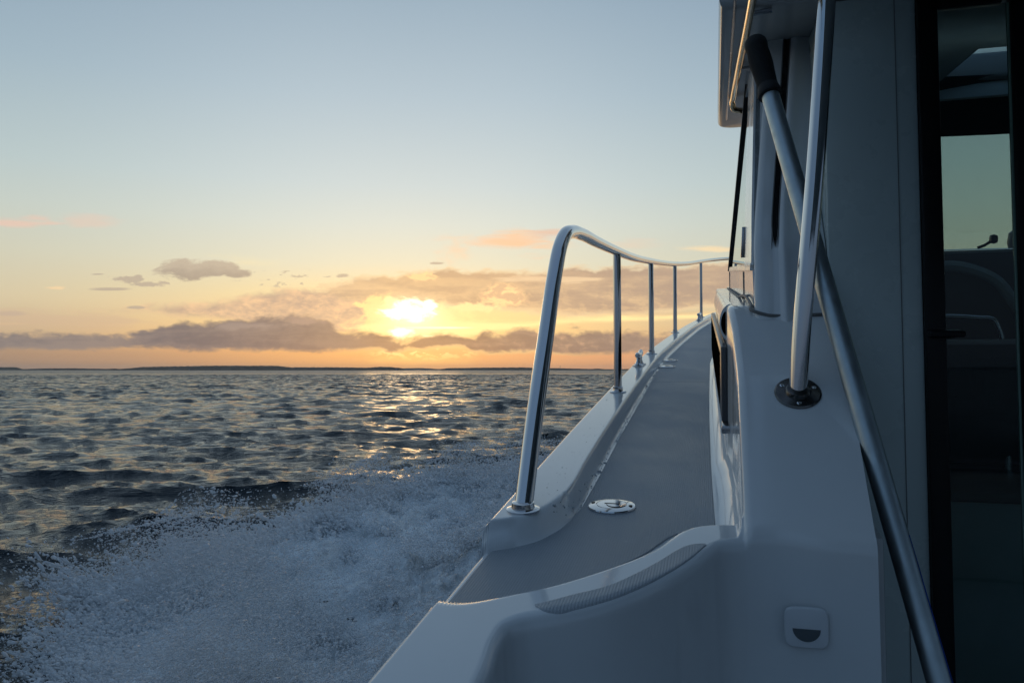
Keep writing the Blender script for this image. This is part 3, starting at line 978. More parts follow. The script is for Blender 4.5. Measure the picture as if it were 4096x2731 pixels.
mo.add(np.vstack([B(innr[:, 0], innr[:, 1], innr[:, 2]), B(inn2[:, 0], inn2[:, 1], inn2[:, 2])]), [(i, i + 1, 23 + i, 22 + i) for i in range(21)] + [(21, 0, 22, 43)])
mould = mo.build("shoulder_moulding", GEL, motor_boat, sharp=40)
in3 = inn2.copy(); in3[:, 0] += .001
inf = in3.copy(); inf[:, 0] += .12
V = np.vstack([B(in3[:, 0], in3[:, 1], in3[:, 2]), B(inf[:, 0], inf[:, 1], inf[:, 2])])
make_mesh("tunnel_mouth", V, [(i, i + 1, 23 + i, 22 + i) for i in range(21)] + [(21, 0, 22, 43), tuple(range(22, 44))], BLACK, parent=mould)

# --- upper cabin
def tu(s, h):
    """upper cabin side, port"""
    return np.interp(s, [1.6, 1.68, 3.42, 3.6], [.077, .076, .055, .053]) + .062 * np.clip(h, 0, 1)


def plate(mb, S2, H2, off0, off1, side=0):
    f = (lambda q: q) if side == 0 else (lambda q: 2 * CT - q)
    ns, nh = S2.shape
    A = B(S2, f(tu(S2, H2) + off0), H2).reshape(-1, 3); C = B(S2, f(tu(S2, H2) + off1), H2).reshape(-1, 3)
    Fs = [tuple(x) for x in grid_faces(ns, nh)]; n = ns * nh
    Fs += [tuple(n + i for i in x[::-1]) for x in grid_faces(ns, nh)]
    ring = [i * nh for i in range(ns)] + [(ns - 1) * nh + j for j in range(1, nh)] + [i * nh + nh - 1 for i in range(ns - 2, -1, -1)] + [j for j in range(nh - 2, 0, -1)]
    Fs += [(ring[i], ring[(i + 1) % len(ring)], n + ring[(i + 1) % len(ring)], n + ring[i]) for i in range(len(ring))]
    mb.add(np.vstack([A, C]), Fs)
    return mb


def ap(h):     # s of the A-pillar at height h
    return np.interp(h, [0, .033, .562, .62], [3.475, 3.42, 2.50, 2.40])


def pil(h):    # s of the aft pillar face at height h
    return np.interp(h, [-.15, -.078, .05, .116, .376, .674], [1.66, 1.690, 1.76, 1.812, 1.940, 2.050])


hh1 = np.linspace(-.080, .0, 5)
S2 = np.array([[pil(h) + .02 + (3.50 - pil(h) - .02) * k for h in hh1] for k in np.linspace(0, 1, 20)])
hh2 = np.linspace(.012, .57, 12)
S3 = np.array([[pil(h) + .02 + (ap(h) - .03 - pil(h) - .02) * k for h in hh2] for k in np.linspace(0, 1, 16)])
H3 = np.ones((16, 1)) * hh2[None]
for side in (1, 0):
    cabin = plate(MB(), S2, np.ones((20, 1)) * hh1[None], 0, .03, side).build("cabin_side", GEL, motor_boat, sharp=30)
    plate(MB(), S3, H3, .002, .012, side).build("side_window", SIDEGLASS, cabin)
    plate(MB(), np.array([[pil(h) + .02 + k for h in hh2] for k in np.linspace(0, .30, 6)]), np.ones((6, 1)) * hh2[None], -.003, .02, side).build("window_frame", GEL, cabin)
    plate(MB(), np.array([[s for h in (.0, .016)] for s in np.linspace(1.78, 3.47, 12)]), np.ones((12, 1)) * np.array([.0005, .016])[None], -.004, .02, side).build("window_sill", GEL, cabin)
    plate(MB(), np.array([[s for h in (.53, .57)] for s in np.linspace(2.05, 2.5, 6)]), np.ones((6, 1)) * np.array([.53, .57])[None], -.003, .02, side).build("window_header", GEL, cabin)
# vertical joint line on the coaming
for sj in (2.15, 3.40):
    plate_ = MB(); plate(plate_, np.array([[sj + k] * 4 for k in (0, .012)]), np.ones((2, 1)) * np.linspace(-.074, -.002, 4)[None], -.002, .004)
    plate_.build("panel_joint", SEAM, cabin)
MB().box(2.150, 2.175, -.009, .002, .035, .115, .001, f=lambda s, t, h: (s, tu(s, h) + t, h)).build("window_latch", STEEL_DULL, cabin)
# A pillars: black seal strip along the raked windscreen edge
for f, nm in (((lambda q: q), "windscreen_pillar"), ((lambda q: 2 * CT - q), "windscreen_pillar")):
    hq_ = np.linspace(.0, .575, 10)
    m = MB()
    V = []
    for h in hq_:
        s = ap(h); t = float(tu(s, h)) - .006
        V.append(B([s - .045, s + .02, s + .02, s - .045], [f(t), f(t), f(t + .03), f(t + .03)], [h] * 4))
    V = np.concatenate(V)
    m.add(V, [tuple(x) for x in grid_faces(10, 4, wrap=True)] + [(0, 1, 2, 3), (36, 37, 38, 39)])
    m.build(nm, BLACK, cabin, sharp=30)
# sealant seam between deck moulding and cabin
sm = spline([(1.692, .218, -.092), (1.688, .15, -.092), (1.684, .10, -.091), (1.69, .074, -.083), (1.75, .0715, -.0735), (2.4, .062, -.0735), (3.0, .055, -.0735), (3.45, .05, -.0735)], 10)
MB().tube(np.array(B(sm[:, 0], sm[:, 1], sm[:, 2])), .0035, 8).build("seam_bead", SEAM, cabin)

# windscreen: bowed pane, header and roof
nb = 24
u = np.linspace(0, 1, nb)
def wsp(u, h):
    t = float(tu(ap(h), h)) + .02 + u * (2 * CT - 2 * (float(tu(ap(h), h)) + .02))
    return ap(h) + .26 * (1 - (2 * u - 1) ** 2), t
V = []
for h in np.linspace(.03, .565, 10):
    s_, t_ = wsp(u, h); V.append(B(s_, t_, h))
V = np.array(V)
back_ = V - SV * .008
m = MB(); m.add(np.vstack([V.reshape(-1, 3), back_.reshape(-1, 3)]), [tuple(x) for x in grid_faces(10, nb)] + [tuple(240 + i for i in x[::-1]) for x in grid_faces(10, nb)])
wsn = m.build("windscreen", WSGLASS, motor_boat, sharp=60)
for hA_, hB_, nm in ((.0, .034, "windscreen_frame"), (.43, .572, "sun_blind")):
    VA = []
    for h in np.linspace(hA_, hB_, 4):
        s_, t_ = wsp(u, h); VA.append(B(s_ - .02, t_, h))
    VA = np.array(VA); VB = VA - SV * .02
    m = MB(); m.add(np.vstack([VA.reshape(-1, 3), VB.reshape(-1, 3)]), [tuple(x) for x in grid_faces(4, nb)] + [tuple(96 + i for i in x[::-1]) for x in grid_faces(4, nb)] + [(i, i + 1, 96 + i + 1, 96 + i) for i in range(nb - 1)] + [(72 + i, 72 + i + 1, 168 + i + 1, 168 + i) for i in range(nb - 1)])
    m.build(nm, BLACK if nm != "sun_blind" else simple("blind_fabric", (.035, .045, .055), .8), wsn, sharp=50)

# roof with rounded forward corners, overhanging the side, with a hatch opening
def roof_outline(s_aft, s_f, tl_, rc):
    P = [(s_aft, tl_)]
    for a in np.linspace(0, 90, 9): P.append((s_f - rc + rc * math.sin(R(a)), tl_ + rc - rc * math.cos(R(a))))
    Q = [(s, 2 * CT - t) for s, t in P[::-1]]
    return np.array(P + Q)


HO = np.array([(2.30, .683), (2.665, .683), (2.665, 1.45), (2.30, 1.45)])
bm = bmesh.new()
ol = roof_outline(1.73, 3.20, .017, .055)
vo = [bm.verts.new((p[0] + (.10 * math.sin(math.pi * (p[1] - .017) / 2.466) if p[0] > 2 else 0), p[1], 0)) for p in ol]
vi = [bm.verts.new((p[0], p[1], 0)) for p in HO]
ee = [bm.edges.new((vo[i], vo[(i + 1) % len(vo)])) for i in range(len(vo))] + [bm.edges.new((vi[i], vi[(i + 1) % 4])) for i in range(4)]
bmesh.ops.triangle_fill(bm, edges=ee, use_beauty=True)
ex = bmesh.ops.extrude_face_region(bm, geom=bm.faces[:])
for v in [g_ for g_ in ex["geom"] if isinstance(g_, bmesh.types.BMVert)]: v.co.z = .085
bmesh.ops.recalc_face_normals(bm, faces=bm.faces[:])
bev = [e for e in bm.edges if len(e.link_faces) == 2 and abs(e.verts[0].co.z - e.verts[1].co.z) < 1e-6 and e.calc_face_angle(0) > 1]
bmesh.ops.bevel(bm, geom=bev, offset=.018, segments=3, affect='EDGES', profile=.5)
bm.verts.index_update()
A = np.array([v.co[:] for v in bm.verts]); Fs = [tuple(v.index for v in f.verts) for f in bm.faces]; bm.free()
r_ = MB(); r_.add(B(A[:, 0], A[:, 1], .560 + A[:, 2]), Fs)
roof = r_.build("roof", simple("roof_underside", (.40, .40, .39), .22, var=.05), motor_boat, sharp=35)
MB().box(2.30, 2.69, .67, 1.48, .63, .638, .003).build("roof_hatch", glass_mat("hatch_glass", (.92, .95, .97)), roof)
MB().box(2.69, 2.72, .25, 2.25, .512, .5585, .004).build("header_beam", simple("beam_paint", (.55, .60, .60), .5), roof)
# grab rail under the overhang
gp = spline([(1.40, .084, .568 - .006), (1.72, .080, .562), (2.2, .070, .564), (2.60, .063, .566), (2.665, .062, .560), (2.69, .068, .545), (2.695, .085, .540), (2.695, .11, .540)], 8)
MB_ = MB().tube(np.array(B(gp[:, 0], gp[:, 1] - .0, gp[:, 2] - .012)), .0095, 12)
roof_rail = MB_.build("roof_grab_rail", simple("steel_sunset_reflection", (.80, .62, .40), .12, metal=1.0), motor_boat, sharp=60)  # stainless tube; the gold base colour paints in the sunset sky's reflection
for s in (1.75, 2.22):
    MB().tube(np.array(B([s, s], [.075, .125], [.548, .553])), .006, 10).build("rail_standoff", STEEL_DULL, roof_rail)
MB().box(-.25, 1.72, .13, 2.37, .605, .66, .02, 3).build("cockpit_canopy", simple("canopy_liner", (.34, .38, .37), .8), motor_boat)
# gutter line under the roof
MB().tube(np.array(B(np.linspace(1.3, 3.0, 12), np.full(12, .048), np.full(12, .5585))), .003, 8).build("drip_rail", STEEL_DULL, roof)

# --- aft pillar (the blue-white face beside the handrail)
hp = np.linspace(-.150, .575, 46)
te_h = np.interp(hp, [-.08, -.074, .056, .116, .376, .674], [.076, .076, .080, .085, .112, .139])
qs = np.array([-.0, .0005, .002, .005, .010,   .016, .030, .0350, .0362, .0372, .0478, .0488, .051, .054, .057, .062, .068, .078, .09, .105, .118, .13])
def pil_off(q, slot):
    o = np.zeros_like(q)
    o += .016 * (1 - np.sqrt(np.clip(1 - (1 - np.clip(q / .016, 0, 1)) ** 2, 0, 1)))     # rounded outer corner
    o += np.where((q > .0359) & (q < .0491), .020 * slot, 0)
    o -= .010 * np.exp(-((q - .060) / .010) ** 2)                                         # ridge
    o += .010 * ss(.06, .12, q)
    return o
rowsP = []
for h, te in zip(hp, te_h):
    slot = float(ss(.045, .075, h))
    k = 1 + .12 * float(ss(.1, .6, h))
    s_ = pil(h) + pil_off(qs, slot)
    L = np.stack([s_, te + qs * k, np.full(len(qs), h)], -1)
    first = np.array([[pil(h) + .06, te + .002, h], [pil(h) + .03, te, h]])
    last = np.array([[s_[-1] + .005, .2235, h], [s_[-1] + .3, .2235, h]])
    rowsP.append(np.vstack([first, L, last]))
rowsP = np.array(rowsP)
pp = MB(); pp.add(B(rowsP[..., 0], rowsP[..., 1], rowsP[..., 2]), grid_faces(len(hp), rowsP.shape[1]))
pillar = pp.build("aft_pillar", GEL, motor_boat, sharp=50)
ht = np.linspace(.05, .575, 24)
te2 = np.interp(ht, hp, te_h); kk = 1 + .12 * ss(.1, .6, ht)
wq_ = np.where(ht < .09, (ht - .05) / .04, 1.0) ** .5
V = np.concatenate([B(pil(ht) + .004, te2 + (.0425 - .0056 * wq_) * kk, ht)[:, None], B(pil(ht) + .004, te2 + (.0425 + .0056 * wq_) * kk, ht)[:, None],
                    B(pil(ht) + .014, te2 + (.0425 + .0056 * wq_) * kk, ht)[:, None], B(pil(ht) + .014, te2 + (.0425 - .0056 * wq_) * kk, ht)[:, None]], 1)
m = MB(); m.add(V, [tuple(x) for x in grid_faces(24, 4, wrap=True)]); m.build("slot_window", BLACKG, pillar)
sl = np.concatenate([B(pil(ht) - .001, te2 + (.0425 - .0072 * wq_) * kk, ht)[::-1], B(pil(ht) - .001, te2 + (.0425 + .0072 * wq_) * kk, ht)[1:]])
MB().tube(sl, .0013, 8).build("window_seal", SEAM, pillar)

# --- aft bulkhead with sliding door
bk_ = MB()
bk_.box(1.750, 1.785, .2255, .402, -1.12, .558, .004)
bk_.box(1.784, 2.35, .2255, .25, -1.12, .556, .003)
bulk = bk_.build("aft_bulkhead", BULKM, motor_boat, sharp=30)
MB().box(1.750, 1.785, 1.42, 2.44, -1.12, .558, .004).build("bulkhead_side", GEL, bulk)
MB().box(1.7485, 1.7515, .3615, .3630, -1.1, .556).build("panel_joint", SEAM, bulk)
# narrow side cheek between moulding and bulkhead
MB().box(1.44, 1.75, .224, .262, -1.12, -.45, .004).build("cheek_panel", GEL, bulk)
door = MB().box(1.738, 1.775, .402, .4405, -1.12, .558, .004).box(1.752, 1.775, .4405, .560, .520, .558, .002).box(1.738, 1.775, .5735, .625, -1.12, .558, .004) \
    .box(1.752, 1.775, .4405, .5735, -1.12, -1.08, .002).box(1.76, 1.785, .625, 1.42, .50, .558, .002).box(1.76, 1.785, .625, 1.42, -1.12, -1.06, .002).box(1.76, 1.785, 1.38, 1.42, -1.06, .50, .002).build("door_frame", BLACK, motor_boat, sharp=30)
MB().box(1.757, 1.763, .4405, .5690, -1.08, .520).build("door_glass", DOORGLASS, door)
MB().box(1.755, 1.764, .5690, .5735, -1.08, .520, .001).build("glass_edge", simple("glass_edge_green", (.22, .34, .28), .15), door)
MB().box(1.770, 1.776, .625, 1.38, -1.06, .50).build("door_glass", DOORGLASS, door)

MB().box(1.715, 1.738, .405, .470, -.142, -.128, .005).build("door_handle", BLACK, door)

# --- stainless handrail on the wing
wing_n = np.cross(TV, (SV * 1 + UV * .78)); wing_n /= np.linalg.norm(wing_n); wing_n = wing_n if wing_n[2] > 0 else -wing_n
hb = (1.464, .1345)
hz = float(H(np.array([hb[0]]), np.array([hb[1]]))[0])
P = spline([(1.464, .1345, hz - .004), (1.4645, .139, hz + .06), (1.473, .169, .143), (1.481, .198, .476), (1.49, .206, .56)], 10)
FLANGE = simple("flange_dark_reflection", (.13, .125, .12), .2, metal=1.0, var=.2, vscale=40)  # steel darkened in its base colour to paint the dark reflection from overhead
hr = MB().tube(np.array(B(P[:, 0], P[:, 1], P[:, 2])), .0155, 28).build("handrail", STEEL, motor_boat, sharp=60)
hz2 = float(H(np.array([hb[0] - .002]), np.array([hb[1]]))[0])
MB().lathe(B(1.463, .134, hz2) + wing_n * .0004, wing_n, [(0, 0), (.0385, 0), (.039, .002), (.0365, .0042), (.022, .0058), (.0205, .010), (.0185, .0125), (.0155, .013)], 40).build("base_flange", FLANGE, hr, sharp=30)
fu = TV / np.linalg.norm(TV); fv = np.cross(wing_n, fu)
for a in (20, 150, 270):
    c = B(1.463, .134, hz2) + wing_n * .0050 + .0290 * (math.cos(R(a)) * fu + math.sin(R(a)) * fv)
    MB().lathe(c, wing_n, [(0, 0), (.0042, 0), (.0040, .0010), (.0022, .0014), (.002, .0008), (0, .0007)], 14).build("screw", STEEL, hr)

# --- courtesy light in the cockpit wall
lc = np.array([1.222, .117, -.514])
def squircle(r1, r2, n=40, p=5):
    a = np.linspace(0, 2 * math.pi, n, endpoint=False)
    c, s = np.cos(a), np.sin(a)
    return np.stack([np.sign(c) * np.abs(c) ** (2 / p) * r1, np.sign(s) * np.abs(s) ** (2 / p) * r2], -1)
wall_s = 1.224
q = squircle(.030, .0285)
m = MB()
ringz = [(1.0, 0), (1.0, .0035), (.96, .0050), (.90, .0055), (.05, .0058)]
V = np.concatenate([B(wall_s - z_, lc[1] + q[:, 0] * k, lc[2] + q[:, 1] * k) for k, z_ in ringz])
m.add(V, [tuple(x) for x in grid_faces(5, 40, wrap=True)] + [tuple(range(160, 200))])
lamp = m.build("courtesy_light", PLATE, motor_boat, sharp=30)
a = np.linspace(R(180), R(360), 22)
hm = np.stack([np.cos(a) * .0195, np.sin(a) * .0185], -1)
V = np.concatenate([B(wall_s - .0045, lc[1] + hm[:, 0], lc[2] - .001 + hm[:, 1]), B(wall_s - .0066, lc[1] + hm[:, 0] * .96, lc[2] - .001 + hm[:, 1] * .96)])
make_mesh("lens", V, [(i, (i + 1) % 22, 22 + (i + 1) % 22, 22 + i) for i in range(22)] + [tuple(range(22, 44))], LENS, parent=lamp, smooth=False)

# --- cabin interior
inside = MB().box(1.80, 3.4, .20, 2.30, -1.14, -1.10, .0).build("cabin_sole", simple("cabin_carpet", (.03, .03, .03), .9), motor_boat)
MB().box(2.85, 3.55, .15, 2.35, -.40, .045, .03).build("dashboard", simple("dash_vinyl", (.035, .042, .042), .6, var=.1), motor_boat)
dtr = MB()
P = spline([(2.838, .60, -.012), (2.838, .78, -.012), (2.838, .86, -.05), (2.838, .95, -.165), (2.838, 1.10, -.175), (2.838, 1.4, -.175)], 8)
dtr.tube(np.array(B(P[:, 0], P[:, 1], P[:, 2])), .018, 8); dtr.build("dash_trim", TRIM, motor_boat)
hs_ = MB(); hs_.box(2.35, 2.75, .50, 1.0, -.62, -.50, .03).box(2.28, 2.38, .50, 1.0, -.52, -.20, .03)
seat = hs_.build("helm_seat", SEAT, motor_boat)
for hh_, tt_ in ((-.153, .765), (-.283, .70)):
    sx = 2.5 if hh_ > -.2 else 2.29
    P = spline([(sx, .42, hh_), (sx, tt_ - .05, hh_), (sx, tt_ - .012, hh_ - .006), (sx, tt_, hh_ - .03), (sx, tt_ + .012, hh_ - .12), (sx, tt_ + .012, hh_ - .30)], 8)
    MB().tube(np.array(B(P[:, 0], P[:, 1], P[:, 2])), .0075 if hh_ > -.2 else .010, 12).build("seat_rail", STEEL, seat)
cab2 = MB().box(2.06, 2.26, .44, 1.30, -1.10, -.55, .01).build("galley_cabinet", TRIM, motor_boat)
MB().box(2.045, 2.28, .43, 1.32, -.55, -.525, .006).build("worktop", simple("worktop_laminate", (.05, .055, .05), .3), cab2)
mic = MB().tube(np.array(B([3.0, 2.99, 2.98], [.862, .88, .902], [.055, .062, .078])), .005, 8)
mic.lathe(B(2.98, .905, .082), TV, [(0, -.012), (.013, -.010), (.016, 0), (.013, .010), (0, .012)], 14)
mic.build("dash_microphone", BLACK, motor_boat)
MB().lathe(B(3.0, .985, .05), UPN, [(0, 0), (.03, 0), (.034, .02), (.03, .05), (.015, .062), (0, .064)], 20).build("compass_dome", simple("compass_white", (.3, .3, .33), .3), motor_boat)

# ------------------------------------------------------------------ boat hook leaning across the corner
top = B(1.700, .086, .476); bot_ = B(1.253, .296, -.591)
ax = (bot_ - top); L = np.linalg.norm(ax); ax /= L
end = top + ax * 1.70
hook = empty("boat_hook", end)
tag(hook, "grey aluminium boat hook shaft with ribbed black grip leaning beside the stainless handrail", "boat hook")
MB().tube(np.array([top + ax * q for q in np.linspace(.13, 1.70, 24)]), .0172, 28).build("shaft", ALU, hook, sharp=60)
pr = [(.0, -.004), (.012, -.003), (.0195, .0), (.0225, .006), (.0232, .014), (.0222, .022)]
for k in range(24):
    z0 = .026 + k * .0040
    base = .0205 + .0014 * math.sin(k / 24 * math.pi * 1.6)
    pr += [(base, z0), (base + .0009, z0 + .0010), (base + .0009, z0 + .0026), (base, z0 + .0034)]
pr += [(.0205, .126), (.0222, .134), (.0235, .140), (.0232, .146), (.0178, .149)]
MB().lathe(top, ax, pr, 32).build("grip", RUBBER, hook, sharp=40)
side = np.cross(ax, [0, 1, 0]); side /= np.linalg.norm(side); side = side if side[0] > 0 else -side
toward = np.cross(ax, side); toward = toward if toward[1] < 0 else -toward
mt = MB(); rows_ = []
for q_ in np.linspace(1.02, 1.42, 40):
    wob = .10 * math.sin(q_ * 40) if q_ < 1.10 else 0
    w_ = .10 + .05 * min(1, (q_ - 1.02) / .05)
    rows_.append([top + ax * q_ + .01755 * (math.cos(a_) * side + math.sin(a_) * toward) for a_ in (.75 + wob - w_, .75 + wob, .75 + wob + w_)])
rows_ = np.array(rows_)
mt.add(rows_, [tuple(x) for x in grid_faces(40, 3)])
mt.build("tape_stripe", BLUE, hook)

# ------------------------------------------------------------------ far shore
def shore(name, prof, D, depth, mat, jit, seed, step=1.1):
    X0 = np.arange(prof[0][0], prof[-1][0], step)
    y = np.interp(X0, [p[0] for p in prof], [p[1] for p in prof])
    hgt = np.maximum((850.6 - y) / 1830 * D, .5)
    hgt = hgt * (1 + jit * fbm(X0 / 6.0, X0 * 0, oct=4, seed=seed, gain=.7)) + jit * 4 * np.abs(vnoise(X0 / 2.3, X0 * 0, seed=seed + 9))
    edge = np.minimum(1, np.minimum(X0 - X0[0], X0[-1] - X0) / 8)
    hgt *= np.maximum(edge, .12)
    uu = (X0 - 1176) / 1830
    cols = []
    for k, (dd, hk) in enumerate(((0, 0), (1, .72), (6, .93), (18, 1.0), (60, .97), (140, .9), (depth, 0))):
        d2 = D + dd + 25 * fbm(X0 / 30, X0 * 0 + k * .2, oct=3, seed=seed + 3)
        hj = hgt * hk * (1 + .08 * vnoise(X0 / 1.7, X0 * 0 + k * 3.1, seed=seed + 20 + k))
        cols.append(np.stack([uu * d2, d2, hj - .6 * (hk == 0)], -1))
    V = np.stack(cols, 1)
    return make_mesh(name, V, grid_faces(len(X0), len(cols)), mat, smooth=False)


def wood_mat():
    m, nt, out = new_mat("wooded_shore")
    p = principled(nt, (.05, .055, .04), .9, spec=.1)
    g = nt.nodes.new("ShaderNodeNewGeometry")
    n = noise(nt, g.outputs["Position"], .06, 4, .6)
    nt.links.new(mixcol(nt, maprange(nt, n.outputs[0], .35, .65, 0, 1), (.035, .04, .03), (.075, .075, .05)), p.inputs["Base Color"])
    nt.links.new(p.outputs[0], out.inputs[0])
    return m


WOOD = wood_mat()
near_p = [(-700, 844), (0, 843), (38, 843), (52, 847.5), (100, 846), (160, 845.6), (245, 847), (262, 846), (275, 847.3), (300, 845.5), (330, 842.5), (450, 840.5), (600, 839.6), (640, 840.3), (668, 843.6), (750, 843.2), (845, 844.4), (870, 842.4), (898, 842.8), (925, 845.5), (932, 848)]
right_p = [(1008, 848), (1030, 845.3), (1100, 844.4), (1190, 843.6), (1235, 844.6), (1285, 845.5), (1360, 847.2), (1372, 846.2), (1390, 847.8), (1440, 847.4), (1560, 846), (1800, 844), (2600, 844)]
far_p = [(890, 846.5), (950, 845.2), (985, 845.8), (1005, 847.6), (1018, 847.2), (1040, 848)]
w1 = shore("shore_woods", near_p, 5000, 500, WOOD, .08, 1); tag(w1, "long dark wooded shore left of the sunset", "woods", kind="stuff")
w2 = shore("shore_woods", right_p, 5600, 500, WOOD, .08, 2); tag(w2, "low wooded shore right of the sunset, behind the bow rail", "woods", kind="stuff")
w3 = shore("shore_woods", far_p, 8200, 400, WOOD, .05, 3); tag(w3, "faint farther wooded shore right under the sun", "woods", kind="stuff")
lm = simple("shore_sand", (.16, .14, .11), .95)
a = np.radians(np.linspace(-45, 50, 220))
V = np.stack([np.stack([np.sin(a) * r_, np.cos(a) * r_, np.full(220, z_) + .8 * vnoise(np.degrees(a) * 2, a * 0, seed=4) * (z_ > 0)], -1) for r_, z_ in ((5300 / 1.0, -1), (5450, 1.2), (5900, 3), (9200, 5))], 1)
V[:, :, :] = V
land = make_mesh("land", V, grid_faces(220, 4), lm); tag(land, "low strip of land along the horizon", "land", kind="structure")

# sailing boat far out under the sun and one small one on the left
def sailing(x, D, mast, label, heel=0.0):
    base = np.array([(x - 1176) / 1830 * D, D, 0.0])
    e = empty("sailing_boat", base); tag(e, label, "sailing boat", group="sailing boats far out on the water")
    c = lambda dx, dy, dz: base + np.array([dx, dy, dz])
    V = []
    for k, (px, hw) in enumerate(((-4, .9), (-2, 1.4), (1, 1.4), (3.6, .7), (5, .05))):
        V += [c(px, -hw, 1.3 + .1 * max(px, 0) / 5), c(px, -hw * .6, -.3), c(px, hw * .6, -.3), c(px, hw, 1.3 + .1 * max(px, 0) / 5)]
    m = MB(); m.add(V, [tuple(q) for q in grid_faces(5, 4, wrap=True)] + [(0, 1, 2, 3)]); m.build("hull", simple("sailboat_hull", (.5, .5, .5), .4), e)
    MB().tube(np.array([c(.8, 0, 1.2), c(.8, 0, mast)]), .12, 6).build("mast", STEEL_DULL, e)
    V = [c(.6, .05, 2.2), c(-3.6, .35, 2.2), c(.6, .05, mast * .95), c(.6, -.05, 2.2), c(-3.6, .25, 2.2), c(.6, -.05, mast * .95)]
    MB().add(V, [(0, 1, 2), (5, 4, 3), (0, 3, 4, 1), (1, 4, 5, 2), (2, 5, 3, 0)]).build("sail", simple("sailcloth", (.35, .35, .36), .8), e)
    V = [c(1.0, .05, 1.8), c(4.7, .1, 1.6), c(1.0, .05, mast * .8), c(1.0, -.05, 1.8), c(4.7, 0, 1.6), c(1.0, -.05, mast * .8)]
    MB().add(V, [(0, 1, 2), (5, 4, 3), (0, 3, 4, 1), (1, 4, 5, 2), (2, 5, 3, 0)]).build("sail", simple("jibcloth", (.35, .35, .36), .8), e)


sailing(910, 2600, 11.5, "small sailing boat under sail near the horizon below the bright gap in the clouds")
sailing(435, 3400, 7.0, "tiny sailing boat off the long dark wooded shore on the left")
# lattice mast on the right shore
bx = np.array([(1286.5 - 1176) / 1830 * 5550, 5550, 0.0])
tw_ = empty("radio_mast", bx); tag(tw_, "thin radio mast rising from the wooded shore between the rail posts", "mast")
m = MB()
for dx in (-2.2, 2.2):
    for dy in (-2.2, 2.2): m.tube(np.array([bx + [dx, dy, 0], bx + [dx * .15, dy * .15, 36]]), .45, 6)
for k in range(9):
    f0, f1 = 1 - k / 9 * .85, 1 - (k + 1) / 9 * .85
    m.tube(np.array([bx + [-2.2 * f0, -2.2 * f0, k * 4], bx + [2.2 * f1, -2.2 * f1, k * 4 + 4]]), .2, 5)
m.build("lattice", STEEL_DULL, tw_)
m = MB(); m.tube(np.array([bx + [0, 0, 12], bx + [0, 0, 15]]), 3.0, 8); m.build("platform", STEEL_DULL, tw_)

# ------------------------------------------------------------------ bow wave, foam and spray
def hull_x(y): return .257 * y - .42


OUT = np.array([(-2.6, -1.0), (-1.70, 1.0), (-1.42, 2.2), (-1.60, 3.0), (-1.96, 3.8), (-2.20, 4.5), (-1.95, 5.3), (-1.62, 6.2), (-1.12, 7.5), (-.42, 9.0), (.7, 10.2), (1.9, 11.0)])


def out_x(y): return np.interp(y, OUT[:, 1], OUT[:, 0])


def foam_h(f, y, x):
    """height over calm water of the thrown water; f=0 at hull, 1 at outer edge"""
    ridge = .10 + .16 * np.exp(-((f - .80) / .20) ** 2) + .10 * np.exp(-((f - .25) / .3) ** 2)
    ridge = ridge * ss(11.2, 8.5, y) * 1.15
    u_ = x * .97 - y * .25; v_ = x * .25 + y * .97
    n = .17 * fbm(u_ * 1.7, v_ * .9, oct=3, seed=31) + .13 * fbm(u_ * 5, v_ * 2.2, oct=5, seed=32, gain=.62)
    return ridge + n


ny, nf = 620, 460
yy = np.r_[np.linspace(-1.2, 1.5, 40)[:-1], np.geomspace(1.5, 11.0, ny - 39)]
ff = np.linspace(-.08, 1.10, nf)
Y2, F2 = np.meshgrid(yy, ff, indexing="ij")
XH, XO = hull_x(Y2), out_x(Y2)
X2 = XH + (XO - XH) * F2
Hh = foam_h(F2, Y2, X2)
edge_n = .16 * fbm(X2 * 1.3 + 5, Y2 * 1.3, oct=4, seed=40, gain=.6)
cover = ss(1.04, .86, F2 + edge_n) * ss(11.0, 9.6, Y2 + 2 * edge_n)
Z2 = -.16 + (Hh + .16) * cover
foamV = np.stack([X2 + .05 * fbm(X2 * 3, Y2 * 3, oct=3, seed=50), Y2 + .05 * fbm(X2 * 3 + 9, Y2 * 3, oct=3, seed=51), Z2], -1)


